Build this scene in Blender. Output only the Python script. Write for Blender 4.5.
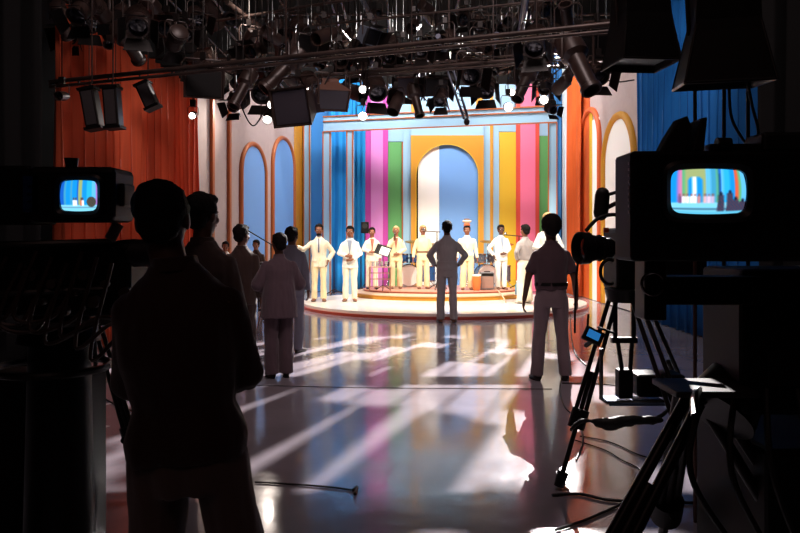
import bpy, math, random
from math import sin, cos, pi, sqrt, radians as R
from mathutils import Vector, Matrix, noise
random.seed(7)
for o in list(bpy.data.objects): bpy.data.objects.remove(o)
SC = bpy.context.scene
COL = SC.collection

# ------------------------------------------------------------------ camera, world, lights, exposure
F = 720.0; CX = 400.0; HY = 236.0; EYE = 1.55
cam_d = bpy.data.cameras.new('camera'); cam = bpy.data.objects.new('camera', cam_d); COL.objects.link(cam)
cam.location = (0, 0, EYE); cam.rotation_euler = (pi/2, 0, 0)
cam_d.sensor_width = 36; cam_d.lens = F/800*36; cam_d.shift_y = -(266.5-HY)/800
cam_d.clip_start = 0.05; cam_d.clip_end = 100
SC.camera = cam
SC.view_settings.view_transform = 'Standard'; SC.view_settings.look = 'None'
SC.view_settings.gamma = 1; SC.view_settings.exposure = 0.0; SC.view_settings.use_curve_mapping = False
w = bpy.data.worlds.new('world'); SC.world = w; w.use_nodes = True
w.node_tree.nodes['Background'].inputs[0].default_value = (0.9, 0.55, 0.5, 1)
w.node_tree.nodes['Background'].inputs[1].default_value = 0.006

def lamp(kind, name, loc, aim, energy, col=(1, 1, 1), size=0.1, angle=60, blend=.3, sy=None, spread=None):
    d = bpy.data.lights.new(name, kind); d.energy = energy; d.color = col
    if kind == 'SPOT': d.spot_size = R(angle); d.spot_blend = blend; d.shadow_soft_size = size
    elif kind == 'AREA':
        d.size = size
        if sy: d.shape = 'RECTANGLE'; d.size_y = sy
        if spread: d.spread = R(spread)
    else: d.shadow_soft_size = size
    o = bpy.data.objects.new(name, d); COL.objects.link(o); o.location = loc
    o.rotation_euler = (Vector(aim)-Vector(loc)).to_track_quat('-Z', 'Y').to_euler()
    return o
WARM = (1, .90, .74)
# front keys in the grid, aimed at the stage
lamp('SPOT', 'stage_key_light', (-2.3, 12.4, 6.1), (0.2, 16.6, .6), 2650, WARM, .12, 56, .5)
lamp('SPOT', 'stage_key_light', (3.2, 12.4, 6.1), (1.7, 16.6, .6), 2650, WARM, .12, 56, .5)
# cyclorama wash
lamp('AREA', 'backdrop_wash_light', (0.6, 17.0, 6.8), (0.6, 20, 2.0), 520, (1, .97, .94), 6.5, sy=.3)
lamp('AREA', 'side_flat_wash_light', (-1.6, 15.4, 5.9), (-4.2, 17, 2.4), 16, (1, .93, .9), 1.2, sy=.2)
lamp('AREA', 'side_flat_wash_light', (2.9, 14.6, 5.9), (4.9, 17.2, 2.4), 34, (1, .95, .9), 1.2, sy=.2)
# drape lights
lamp('SPOT', 'orange_drape_light', (-1.9, 9.6, 4.8), (-4.1, 12.0, 2.0), 150, (1, .86, .75), .15, 66, .9)
lamp('SPOT', 'blue_drape_light', (2.4, 9.0, 5.6), (4.5, 12.0, 3.6), 230, (.85, .94, 1), .15, 70, .9)
# low back light that rakes over the floor towards the camera
lamp('SPOT', 'orange_drape_light', (-2.9, 16.0, 4.6), (-4.2, 12.0, 2.2), 400, (1, .86, .75), .1, 60, .8)
BK = Vector((3.75, 17.3, 6.4))
lamp('SPOT', 'raking_back_light', BK, (-1.5, 5.6, 0), 28000, (1, .93, .9), .006, 36, .3)

# unseen fill lights added to lift the dark figures seen from behind
lamp('AREA', 'backs_fill_light', (.3, 4.0, 7.4), (0, 11.5, .8), 75, (1, .80, .78), 2.0, spread=110)  # soft fill added to lighten the backs of the men mid floor
lamp('SPOT', 'stage_edge_fill_light', (1.6, 7.2, 7.2), (.7, 13.0, 1.0), 420, (1, .93, .9), .3, 24, .8)  # extra fill put in for the grey suited man at the stage edge
lamp('AREA', 'camera_side_fill_light', (-.5, -1.5, 6.5), (0, 5, .8), 12, (1, .6, .55), 3.0)  # reddish fill added behind the camera so silhouettes are less black
lamp('AREA', 'rig_area_light', (0, 6.5, 2.2+4.6), (0, 10, 4.2), 5, (1, .85, .8), 4.0, sy=.6)  # dim warm area light aimed at the rig

# ------------------------------------------------------------------ helpers
def P(px, py, d): return Vector(((px-CX)/F*d, d, EYE-(py-HY)/F*d))
def PZ(px, py, z):
    d = (z-EYE)*F/(HY-py); return Vector(((px-CX)/F*d, d, z))

def srgb(r, g, b):
    f = lambda c: ((c/255+.055)/1.055)**2.4 if c/255 > .04045 else c/255/12.92
    return (f(r), f(g), f(b), 1)
MATS = {}
def mat(name, col, rough=.6, metal=0, var=.0, scale=8, stretch=(1, 1, 1), bump=0, bscale=40, emit=0, spec=.5, coat=0, alpha=1, trans=0, sheen=0):
    if name in MATS: return MATS[name]
    m = bpy.data.materials.new(name); m.use_nodes = True; nt = m.node_tree; b = nt.nodes['Principled BSDF']
    c = srgb(*col); b.inputs['Base Color'].default_value = c
    b.inputs['Roughness'].default_value = rough; b.inputs['Metallic'].default_value = metal
    b.inputs['Specular IOR Level'].default_value = spec; b.inputs['Coat Weight'].default_value = coat
    b.inputs['Transmission Weight'].default_value = trans; b.inputs['Sheen Weight'].default_value = sheen
    tc = nt.nodes.new('ShaderNodeTexCoord'); mp = nt.nodes.new('ShaderNodeMapping'); mp.inputs['Scale'].default_value = stretch
    nt.links.new(tc.outputs['Object'], mp.inputs[0])
    if var:
        n = nt.nodes.new('ShaderNodeTexNoise'); n.inputs['Scale'].default_value = scale; n.inputs['Detail'].default_value = 4
        nt.links.new(mp.outputs[0], n.inputs['Vector'])
        r = nt.nodes.new('ShaderNodeValToRGB'); r.color_ramp.elements[0].position = .3; r.color_ramp.elements[1].position = .7
        r.color_ramp.elements[0].color = tuple(x*(1-var) for x in c[:3])+(1,); r.color_ramp.elements[1].color = tuple(min(1, x*(1+var)) for x in c[:3])+(1,)
        nt.links.new(n.outputs[0], r.inputs[0]); nt.links.new(r.outputs[0], b.inputs['Base Color'])
    if bump:
        n2 = nt.nodes.new('ShaderNodeTexNoise'); n2.inputs['Scale'].default_value = bscale; nt.links.new(mp.outputs[0], n2.inputs['Vector'])
        bp = nt.nodes.new('ShaderNodeBump'); bp.inputs['Strength'].default_value = bump; bp.inputs['Distance'].default_value = .01
        nt.links.new(n2.outputs[0], bp.inputs['Height']); nt.links.new(bp.outputs[0], b.inputs['Normal'])
    if emit:
        b.inputs['Emission Color'].default_value = c; b.inputs['Emission Strength'].default_value = emit
    MATS[name] = m; return m

class MB:
    def __init__(s): s.v = []; s.f = []; s.M = Matrix()
    def add(s, vs, fs):
        n = len(s.v); s.v += [s.M @ Vector(x) for x in vs]; s.f += [tuple(n+i for i in f) for f in fs]; return s
    def box(s, c, sz, rot=None):
        c = Vector(c); h = [x/2 for x in sz]; M = rot.to_3x3() if rot is not None else Matrix.Identity(3)
        vs = [c+M @ Vector((x*h[0], y*h[1], z*h[2])) for x in (-1, 1) for y in (-1, 1) for z in (-1, 1)]
        return s.add(vs, [(0, 1, 3, 2), (4, 6, 7, 5), (0, 4, 5, 1), (2, 3, 7, 6), (0, 2, 6, 4), (1, 5, 7, 3)])
    def loft(s, rings, cap=True):
        n = len(rings[0]); vs = [p for r in rings for p in r]; fs = []
        for i in range(len(rings)-1):
            for j in range(n):
                k = (j+1) % n; fs.append((i*n+j, i*n+k, (i+1)*n+k, (i+1)*n+j))
        if cap: fs.append(tuple(range(n-1, -1, -1))); fs.append(tuple((len(rings)-1)*n+j for j in range(n)))
        return s.add(vs, fs)
    def tube(s, pts, r, n=8):
        pts = [Vector(p) for p in pts]; m = len(pts); rs = r if isinstance(r, (list, tuple)) else [r]*m
        T = [(pts[min(i+1, m-1)]-pts[max(i-1, 0)]).normalized() for i in range(m)]
        u = T[0].orthogonal().normalized(); rings = []
        for i in range(m):
            u = (u-T[i]*u.dot(T[i])).normalized(); v = T[i].cross(u)
            rings.append([pts[i]+(u*cos(2*pi*j/n)+v*sin(2*pi*j/n))*rs[i] for j in range(n)])
        return s.loft(rings)
    def cyl(s, a, b, r0, r1=None, n=16): return s.tube([a, b], [r0, r0 if r1 is None else r1], n)
    def lathe(s, prof, n=24, M=None):           # profile (r, h) about local Z
        M = M or Matrix()
        return s.loft([[M @ Vector((r*cos(2*pi*j/n), r*sin(2*pi*j/n), h)) for j in range(n)] for r, h in prof])
    def ell(s, c, r, n=14, M=None):
        c = Vector(c); rings = []
        for i in range(n+1):
            t = -pi/2+pi*i/n; t = max(-pi/2+.05, min(pi/2-.05, t))
            rings.append([c+(M or Matrix.Identity(3)) @ Vector((r[0]*cos(t)*cos(2*pi*j/(2*n)), r[1]*cos(t)*sin(2*pi*j/(2*n)), r[2]*sin(t))) for j in range(2*n)])
        return s.loft(rings)
    def caps(s, pts, rs, n=12):                 # chain of tapered capsules
        pts = [Vector(p) for p in pts]
        for i in range(len(pts)-1): s.cyl(pts[i], pts[i+1], rs[i], rs[i+1], n)
        for p, r in zip(pts, rs): s.ell(p, (r, r, r), max(5, n//2))
        return s
    def prism(s, out, y0, y1):                  # outline in (x, z), extruded along y
        n = len(out)
        return s.add([(x, y0, z) for x, z in out]+[(x, y1, z) for x, z in out],
                     [tuple(range(n)), tuple(range(2*n-1, n-1, -1))]+[(i, i+n, (i+1) % n+n, (i+1) % n) for i in range(n)])
    def build(s, name, m, parent=None, smooth=False, label=None, bev=0):
        me = bpy.data.meshes.new(name); me.from_pydata([tuple(v) for v in s.v], [], s.f); me.validate()
        import bmesh
        bm = bmesh.new(); bm.from_mesh(me); bmesh.ops.recalc_face_normals(bm, faces=bm.faces); bm.to_mesh(me); bm.free()
        me.materials.append(m)
        o = bpy.data.objects.new(name, me); COL.objects.link(o)
        if smooth:
            for p in me.polygons: p.use_smooth = True
            try: me.set_sharp_from_angle(angle=R(40))
            except Exception: pass
        if parent: o.parent = parent
        if label: o['label'] = label
        if bev:
            b = o.modifiers.new('b', 'BEVEL'); b.width = bev; b.segments = 2; b.limit_method = 'ANGLE'
        return o
def bxo(name, c, sz, m, parent=None, bev=0, label=None, rot=None): return MB().box(c, sz, rot).build(name, m, parent, label=label, bev=bev)
def tag(o, label=None, cat=None, group=None, kind=None):
    if label: o['label'] = label
    if cat: o['category'] = cat
    if group: o['group'] = group
    if kind: o['kind'] = kind
    return o
def thing(name, label, cat, loc=(0, 0, 0), rz=0, group=None):
    o = bpy.data.objects.new(name, None); COL.objects.link(o); o.location = loc; o.rotation_euler = (0, 0, rz); o.empty_display_size = .1
    return tag(o, label, cat, group)
def bez(pts, n=10):                             # catmull-rom through points
    pts = [Vector(p) for p in pts]; out = []
    for i in range(len(pts)-1):
        p0 = pts[max(i-1, 0)]; p1 = pts[i]; p2 = pts[i+1]; p3 = pts[min(i+2, len(pts)-1)]
        for k in range(n):
            t = k/n; out.append(.5*((2*p1)+(p2-p0)*t+(2*p0-5*p1+4*p2-p3)*t*t+(3*p1-p0-3*p2+p3)*t**3))
    return out+[pts[-1]]
def organic(mb, name, m, parent, voxel, smooth=4, fold=0, freq=(9, 9, 3), label=None):
    o = mb.build(name, m, None)
    r = o.modifiers.new('r', 'REMESH'); r.mode = 'VOXEL'; r.voxel_size = voxel
    s = o.modifiers.new('s', 'SMOOTH'); s.factor = .5; s.iterations = smooth
    dg = bpy.context.evaluated_depsgraph_get()
    me = bpy.data.meshes.new_from_object(o.evaluated_get(dg)); me.name = name
    o.modifiers.clear(); old = o.data; o.data = me; bpy.data.meshes.remove(old)
    if fold:
        ns = [v.normal.copy() for v in me.vertices]; sd = random.random()*50
        for v, nn in zip(me.vertices, ns):
            q = Vector((v.co.x*freq[0]+sd, v.co.y*freq[1], v.co.z*freq[2]))
            v.co += nn*(fold*(noise.noise(q)+.5*noise.noise(q*2.3)))
    if not me.materials: me.materials.append(m)
    for p in me.polygons: p.use_smooth = True
    o.parent = parent
    if label: o['label'] = label
    return o

# ------------------------------------------------------------------ materials
BLACK = mat('black_paint', (15, 12, 12), .5, spec=.2, var=.2)
BLKM = mat('black_metal', (30, 24, 23), .35, .3, var=.2)
RIG = mat('rig_metal', (74, 60, 56), .42, .35, var=.35, scale=5)
RIGD = mat('rig_dark_paint', (62, 47, 43), .38, .1, var=.3)
STEEL = mat('steel', (170, 165, 165), .25, 1)
CHROME = mat('chrome', (200, 200, 200), .12, 1)
RUB = mat('rubber', (18, 16, 16), .6)
VELV = mat('black_velour', (8, 6, 7), .9, var=.3, scale=3, stretch=(6, 6, .3))
GLASS = mat('lens_glass', (30, 35, 45), .05, coat=1)
LITL = mat('lit_lens', (255, 246, 235), .3, emit=16)

# ------------------------------------------------------------------ the room
XL, XR, Y0, Y1, ZC = -7.5, 7.5, -3.0, 22.0, 8.2
fm = mat('studio_floor', (150, 141, 150), .2, var=.1, scale=1.6, stretch=(1, 1, 1), spec=.55, coat=.2)
nt = fm.node_tree; b = nt.nodes['Principled BSDF']; b.inputs['Coat Roughness'].default_value = .06
tc = nt.nodes.new('ShaderNodeTexCoord'); n1 = nt.nodes.new('ShaderNodeTexNoise'); n1.inputs['Scale'].default_value = 2.2; n1.inputs['Detail'].default_value = 6
nt.links.new(tc.outputs['Object'], n1.inputs['Vector'])
mr = nt.nodes.new('ShaderNodeMapRange'); mr.inputs[3].default_value = .09; mr.inputs[4].default_value = .2
nt.links.new(n1.outputs[0], mr.inputs[0]); nt.links.new(mr.outputs[0], b.inputs['Roughness'])
n2 = nt.nodes.new('ShaderNodeTexNoise'); n2.inputs['Scale'].default_value = 5; n2.inputs['Detail'].default_value = 3; nt.links.new(tc.outputs['Object'], n2.inputs['Vector'])
bp = nt.nodes.new('ShaderNodeBump'); bp.inputs['Strength'].default_value = .10; bp.inputs['Distance'].default_value = .02
nt.links.new(n2.outputs[0], bp.inputs['Height']); nt.links.new(bp.outputs[0], b.inputs['Normal'])
tag(bxo('floor', ((XL+XR)/2, (Y0+Y1)/2, -.05), (XR-XL, Y1-Y0, .1), fm), kind='structure')
WALLM = mat('black_wall', (17, 10, 10), .8, var=.2)
tag(bxo('ceiling', ((XL+XR)/2, (Y0+Y1)/2, ZC+.05), (XR-XL, Y1-Y0, .1), WALLM), kind='structure')
tag(bxo('wall_left', (XL-.05, (Y0+Y1)/2, ZC/2), (.1, Y1-Y0, ZC), WALLM), kind='structure')
tag(bxo('wall_right', (XR+.05, (Y0+Y1)/2, ZC/2), (.1, Y1-Y0, ZC), WALLM), kind='structure')
tag(bxo('wall_back', ((XL+XR)/2, Y1+.05, ZC/2), (XR-XL, .1, ZC), WALLM), kind='structure')
tag(bxo('wall_front', ((XL+XR)/2, Y0-.05, ZC/2), (XR-XL, .1, ZC), WALLM), kind='structure')

# ------------------------------------------------------------------ curtains
def curtain(name, label, cat, a, b, z0, z1, m, fold=.08, wl=.28, seed=0, group=None, parent=None):
    a = Vector(a); b = Vector(b); L = (b-a).length; t = (b-a).normalized(); nn = Vector((t.y, -t.x, 0))
    nu = max(8, int(L/.022)); nz = 10; vs = []
    for j in range(nz+1):
        z = z0+(z1-z0)*j/nz; am = fold*(1.05-.35*j/nz)
        for i in range(nu+1):
            s = L*i/nu
            ph = 2*pi*s/wl+2.2*noise.noise(Vector((s*1.1, seed, z*.12)))
            off = am*sin(ph)*(.7+.5*noise.noise(Vector((s*2.1, seed+9, z*.2))))+.03*noise.noise(Vector((s*7, seed+4, z*.35)))
            p = a+t*(s+.25*am*sin(2*ph))+nn*off
            vs.append((p.x, p.y, z))
    fs = [(j*(nu+1)+i, j*(nu+1)+i+1, (j+1)*(nu+1)+i+1, (j+1)*(nu+1)+i) for j in range(nz) for i in range(nu)]
    o = MB().add(vs, fs).build(name, m, parent, smooth=True)
    md = o.modifiers.new('t', 'SOLIDIFY'); md.thickness = .006
    if cat: tag(o, label, cat, group)
    return o
def fab(name, col, rough=.75): return mat(name, col, rough, var=.1, scale=2, stretch=(9, 9, .4), bump=.05, bscale=90, spec=.3, sheen=.1)
curtain('studio_curtain', 'tall orange-red pleated curtain down the left side of the studio', 'curtain', (-4.15, 8.6, 0), (-4.0, 14.1, 0), .02, 4.42, fab('orange_velvet', (200, 82, 48)), .15, .3, 1)
curtain('studio_curtain', 'tall deep blue pleated curtain down the right side of the studio', 'curtain', (4.62, 13.9, 0), (4.6, 8.2, 0), .02, 7.4, fab('blue_velvet', (12, 96, 164)), .15, .3, 2)
curtain('masking_drape', 'black masking drape hanging at the left edge of the photo', 'curtain', (-4.6, 7.2, 0), (-3.62, 7.3, 0), .02, 7.0, VELV, .06, .3, 3)
curtain('masking_drape', 'black masking drape hanging at the right edge beyond the big viewfinder', 'curtain', (3.55, 7.1, 0), (5.2, 7.0, 0), .02, 7.0, VELV, .06, .3, 4)

# ------------------------------------------------------------------ backdrop (about 20 m away)
K = 36.0
def bx_(px): return (px-CX)/K
def bz_(py): return EYE+(HY-py)/K
PAL = dict(lb=mat('paint_pale_blue', (150, 188, 216), .6), mid=mat('paint_mid_blue', (46, 128, 200), .6), sky=mat('paint_sky_blue', (112, 160, 222), .6),
           gold=mat('paint_gold', (202, 140, 34), .55), yellow=mat('paint_yellow', (220, 178, 40), .6), white=mat('paint_white', (252, 250, 246), .6),
           mag=mat('paint_magenta', (190, 62, 158), .6), pink=mat('paint_lilac_pink', (214, 132, 200), .6), green=mat('paint_green', (92, 160, 92), .6),
           red=mat('paint_coral_red', (214, 74, 58), .6), rose=mat('paint_rose_pink', (238, 118, 156), .6), tan=mat('paint_copper_trim', (176, 98, 52), .45, .2),
           orange=mat('paint_orange', (214, 92, 36), .55), grey=mat('paint_warm_grey', (178, 160, 158), .7, var=.04), cyan=mat('paint_cyan', (24, 140, 190), .6))
def flat(px0, px1, c, ytop, name, label, y=20.0, dep=.08, trims=(), parts=(), ybot=None):
    root = thing(name, label, 'stage set', (bx_((px0+px1)/2), y, 0)); ox = root.location.x
    zb = .01 if ybot is None else bz_(ybot)
    bxo('panel', (0, 0, (bz_(ytop)+zb)/2), ((px1-px0)/K, dep, bz_(ytop)-zb), PAL[c], root, bev=.006)
    for (a, b2, cc, y0_, y1_) in parts:
        z1 = bz_(y0_); z0 = .012 if y1_ is None else bz_(y1_)
        bxo('stripe', (bx_((a+b2)/2)-ox, -dep/2-.012, (z0+z1)/2), ((b2-a)/K, .03, z1-z0), PAL[cc], root)
    for t in trims:
        bxo('trim_strip', (bx_(t)-ox, -dep/2-.03, (bz_(ytop)+.02)/2), (.035, .06, bz_(ytop)-.02), PAL['tan'], root, bev=.006)
    return root
flat(303, 311, 'lb', 84, 'scenery_flat', 'narrow pale blue flat between the gold column and the blue drapes', trims=(304, 310))
flat(311, 330, 'mid', 82, 'scenery_flat', 'mid blue backdrop flat left of the portal frame', y=20.1)
flat(365, 388, 'mag', 86, 'scenery_flat', 'magenta backdrop stripe with a lilac pink centre', parts=((371, 383, 'pink', 86.5, None),))
flat(388, 403, 'green', 142, 'scenery_flat', 'green backdrop stripe beside the magenta one, left of the arch', y=20.05, trims=(402.4,))
flat(388, 403, 'lb', 84, 'scenery_flat', 'pale blue square block above the left green stripe', y=20.05, ybot=141.5)
flat(403, 411, 'lb', 84, 'scenery_flat', 'pale blue stripe touching the left side of the golden arch', y=20.02)
flat(483, 499, 'lb', 84, 'scenery_flat', 'pale blue stripe with a gold line, right of the golden arch', y=20.02, parts=((490, 493, 'gold', 84.5, None),))
flat(499, 516, 'yellow', 132, 'scenery_flat', 'bright yellow backdrop stripe right of the arch', y=20.05)
flat(499, 516, 'lb', 84, 'scenery_flat', 'pale blue block above the bright yellow stripe', y=20.05, ybot=131.6)
flat(516, 539, 'red', 84, 'scenery_flat', 'coral red backdrop stripe with a rose pink centre', parts=((520, 535, 'rose', 84.5, None),))
flat(539, 550, 'green', 136, 'scenery_flat', 'green backdrop stripe beside the coral one, right of the arch', y=20.05)
flat(539, 550, 'lb', 78, 'scenery_flat', 'pale blue block above the right green stripe', y=20.05, ybot=135.6)
curtain('backdrop_drape', 'bright blue drape hanging behind the left leg of the portal frame', 'curtain', (bx_(329), 19.85, 0), (bx_(352), 19.85, 0), .02, 5.9, fab('bright_blue_cloth', (30, 140, 214)), .04, .2, 11)
curtain('backdrop_drape', 'cyan drape hanging against the magenta backdrop stripe', 'curtain', (bx_(352), 19.95, 0), (bx_(365.5), 19.9, 0), .02, 5.8, fab('cyan_cloth', (16, 128, 190)), .03, .14, 12)
curtain('backdrop_drape', 'steel blue drape between the right green stripe and the orange wall', 'curtain', (bx_(550), 19.9, 0), (bx_(561), 19.9, 0), .02, 6.7, fab('steel_blue_cloth', (58, 124, 186)), .03, .13, 13)
curtain('backdrop_drape', 'narrow white drape beside the orange wall drapes', 'curtain', (bx_(561), 19.85, 0), (bx_(568), 19.8, 0), .02, 6.7, fab('white_cloth', (214, 224, 232)), .025, .1, 14)
# golden arch flat with an opening
ag = thing('arch_flat', 'golden yellow arch flat in the middle of the backdrop', 'stage set', (bx_(447), 19.95, 0))
w2 = 36.2/K; aw = 31/K; zt = bz_(136); za = bz_(145)-aw; N = 24
arc = [(aw*cos(pi*i/N), za+aw*sin(pi*i/N)) for i in range(N+1)]
fr = MB()
top = [(-w2+2*w2*(1-i/N), zt) for i in range(N+1)]
for i in range(N):
    q = [arc[i], arc[i+1], top[N-(N-(i+1))] if False else (w2*(1-2*(i+1)/N), zt), (w2*(1-2*i/N), zt)]
    fr.prism(q, -.09, .0)
fr.prism([(aw, .01), (w2, .01), (w2, zt), (aw, za)], -.09, 0); fr.prism([(-w2, .01), (-aw, .01), (-aw, za), (-w2, zt)], -.09, 0)
fr.build('arch_panel', PAL['gold'], ag)
fr = MB().box((0, -.03, (zt+bz_(122))/2), (2*w2, .05, bz_(122)-zt), None); fr.build('header_panel', PAL['lb'], ag)
MB().box((0, 0, (bz_(122)+bz_(86))/2), (2*w2, .05, bz_(86)-bz_(122)-.01)).build('upper_panel', PAL['lb'], ag)
for s in (-1, 1): bxo('column_strip', (s*(w2-.11), -.05, (bz_(122)+bz_(78))/2), (.2, .06, bz_(78)-bz_(122)), PAL['gold'], ag)
tb = MB(); ar2 = [(-aw, .02)]+arc[::-1]+[(aw, .02)]
tb.tube([(x, -.09, z) for x, z in ar2], .012, 6); tb.build('arch_edge', PAL['yellow'], ag, smooth=True)
tag(bxo('backing_panel', (bx_(428.5), 19.975, 2.15), (21/K, .04, 4.28), PAL['white']), 'white panel seen in the left part of the arch opening', 'stage set')
tag(bxo('backing_panel', (bx_(460.5), 19.975, 2.15), (42.6/K, .04, 4.28), PAL['sky']), 'sky blue panel seen in the right part of the arch opening', 'stage set')

# portal frame
pf = thing('portal_frame', 'pale blue portal frame with copper edges standing before the backdrop', 'stage set')
def pft(px, d): return (px-CX)/F*d
L_, R_ = Vector((pft(324, 19.2), 19.2, 0)), Vector((pft(557, 17.6), 17.6, 0))
tt = (R_-L_).normalized(); nn_ = Vector((tt.y, -tt.x, 0)); W = (R_-L_).length
pf.location = L_; pf.rotation_euler = (0, 0, math.atan2(tt.y, tt.x))
zt1 = 4.72
bxo('header_beam', (W/2, 0, zt1-.2), (W, .12, .40), PAL['lb'], pf, bev=.01)
for z in (zt1, zt1-.13, zt1-.40): bxo('copper_edge', (W/2, -.07, z), (W, .03, .03), PAL['tan'], pf)
for x, wd in ((.1, .2), (.75, .16), (W-.1, .2)):
    bxo('upright', (x, .0, (zt1-.4)/2), (wd, .12, zt1-.4), PAL['lb'], pf, bev=.01)
    for s in (-1, 1): bxo('copper_edge', (x+s*wd/2, -.07, (zt1-.4)/2+.01), (.03, .03, zt1-.41), PAL['tan'], pf)

# side flats with arches
def side_flat(name, label, a, b, ht, items, mt, parent_items=None):
    a = Vector(a); b = Vector(b); t = (b-a).normalized(); L = (b-a).length
    root = thing(name, label, 'stage set', a); root.rotation_euler = (0, 0, math.atan2(t.y, t.x))
    bxo('panel', (L/2, .04, ht/2), (L, .08, ht-.02), mt, root, bev=.006)
    for it in items:
        if it[0] == 'b':
            _, x, top_, wd, c = it; bxo('batten', (x, -.03, top_/2), (wd, .07, top_-.02), PAL[c], root, bev=.008)
        elif it[0] == 'a':
            _, x, top_, hw, rad, inner, outer = it; z = top_-hw
            pts = [(x-hw, -.03, .02)]+[(x-hw*cos(pi*i/20), -.03, z+hw*sin(pi*i/20)) for i in range(21)]+[(x+hw, -.03, .02)]
            if inner: MB().prism([(p[0], p[2]) for p in pts], -.03, -.002).build('arch_infill', PAL[inner], root)
            MB().tube(pts, rad, 10).build('arch_moulding', PAL[outer], root, smooth=True)
        elif it[0] == 'p':
            _, x0, x1, top_, c = it; bxo('painted_strip', ((x0+x1)/2, -.012, top_/2), (x1-x0, .02, top_-.02), PAL[c], root)
    return root
A0 = Vector((-4.02, 14.2, 0)); A1 = Vector((-2.72, 20.0, 0)); LT = (A1-A0).length
def s_at(px, a, t):          # where the ray of this column meets the flat
    k = (px-CX)/F; return (k*a.y-a.x)/(t.x-k*t.y)
tA = (A1-A0).normalized(); sa = lambda px: s_at(px, A0, tA)
def ztop(px, py, a, t): s = s_at(px, a, t); return EYE+(HY-py)/F*(a+t*s).y
itemsL = []
for px, top_, c in ((211, 92, 'tan'), (228, 110, 'tan'), (280, 70, 'tan')): itemsL.append(('b', sa(px), ztop(px, top_, A0, tA), .1, c))
for p0, p1, top_, inn in ((240, 264.5, 144, 'sky'), (271.5, 293, 138, 'sky')):
    x0, x1 = sa(p0), sa(p1); itemsL.append(('a', (x0+x1)/2, ztop((p0+p1)/2, top_, A0, tA), (x1-x0)/2, .055, inn, 'tan'))
itemsL.append(('p', sa(187)+.02, sa(194.5), 5.0, 'tan'))
itemsL.append(('p', sa(294), LT-.02, 4.9, 'gold'))
itemsL = [i for i in itemsL if not (i[0] == 'b' and i[1] == sa(280))]
side_flat('side_wall_flat', 'warm grey side flat with copper battens and two arches on the left', A0, A1, 5.15, itemsL, PAL['grey'])
B0 = Vector((4.62, 20.0, 0)); B1 = Vector((4.75, 14.05, 0)); tB = (B1-B0).normalized(); LB = (B1-B0).length; sb = lambda px: s_at(px, B0, tB)
itemsR = []
itemsR += [('p', sb(578), sb(590), ztop(584, 62, B0, tB), 'orange'), ('p', sb(590.2), sb(593), ztop(591, 112, B0, tB), 'yellow'), ('p', sb(593.2), sb(600), ztop(597, 118, B0, tB), 'white')]
for p0, p1, top_, inn, ou, rad in ((581.5, 601, 110, None, 'orange', .07), (605.5, 636, 115, 'white', 'gold', .08)):
    x0, x1 = sb(p0), sb(p1); itemsR.append(('a', (x0+x1)/2, ztop((p0+p1)/2, top_, B0, tB), (x1-x0)/2, rad, inn, ou))
side_flat('side_wall_flat', 'warm grey side flat with orange and gold arches on the right', B0, B1, 5.9, itemsR, PAL['grey'])
curtain('backdrop_drape', 'orange drape hanging against the right side flat', 'curtain', (4.5, 19.3, 0), (4.52, 18.1, 0), .02, 6.3, fab('orange_cloth', (220, 96, 34)), .07, .3, 15)

# ------------------------------------------------------------------ stage
def disc(name, cx, cy, rx, ryf, ryb, z0, z1, m, parent, n=96, bev=.01, label=None):
    r = lambda z, k=1: [Vector((cx+rx*k*cos(2*pi*j/n), cy+(ryf if sin(2*pi*j/n) < 0 else ryb)*k*sin(2*pi*j/n), z)) for j in range(n)]
    return MB().loft([r(z0), r(z1)]).build(name, m, parent, smooth=True, label=label)
SX = .97
STW = mat('stage_gloss_white', (240, 230, 222), .28, var=.05, scale=2, coat=.2); RIMR = mat('rim_brick_red', (168, 62, 44), .4)
st = thing('stage_platform', 'low oval white stage platform with a brick red rim', 'stage', (0, 0, 0))
disc('rim', SX, 16, 3.15, 2.72, 2.6, .0, .055, RIMR, st); disc('deck', SX, 16, 3.11, 2.68, 2.6, .055, .11, STW, st)
r1 = thing('stage_riser', 'wide oval riser with a golden side on the white platform', 'stage')
disc('side', SX, 17.5, 2.1, 1.6, 1.35, .11, .20, PAL['gold'], r1); disc('deck', SX, 17.5, 2.13, 1.63, 1.37, .20, .22, mat('riser_cream', (224, 190, 160), .35), r1)
r2 = thing('stage_riser', 'smaller upper riser with a red edge under the performers', 'stage')
disc('side', SX, 17.6, 1.85, 1.05, 1.15, .22, .25, RIMR, r2); disc('deck', SX, 17.6, 1.87, 1.07, 1.17, .25, .27, mat('riser_rose', (214, 150, 128), .35), r2)

# ------------------------------------------------------------------ people
SKINS = dict(d=mat('skin_deep', (88, 52, 38), .5, var=.08), m=mat('skin_brown', (142, 86, 60), .5, var=.08), l=mat('skin_tan', (190, 128, 98), .5, var=.06))
HAIRB = mat('hair_black', (20, 15, 14), .8, spec=.15, var=.3, scale=40, bump=.5, bscale=120)
HAIRS = mat('hair_sandy', (196, 160, 110), .7, var=.3, scale=40, bump=.4, bscale=120)
def cloth(name, col): return mat(name, col, .85, var=.06, scale=6, bump=.15, bscale=35, spec=.2, sheen=.25)
CREAM = cloth('cream_suit', (244, 232, 208)); IVORY = cloth('ivory_suit', (240, 222, 180)); WHITEC = cloth('white_suit', (246, 242, 234))
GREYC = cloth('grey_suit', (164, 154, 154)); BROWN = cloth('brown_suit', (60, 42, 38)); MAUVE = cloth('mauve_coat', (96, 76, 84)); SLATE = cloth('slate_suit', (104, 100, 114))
DKRED = cloth('dark_maroon_jacket', (60, 36, 34)); DKTR = cloth('taupe_trousers', (104, 84, 80)); DKSH = cloth('aubergine_shirt', (72, 52, 58)); TAUPE = cloth('dusty_trousers', (112, 92, 97))
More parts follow.
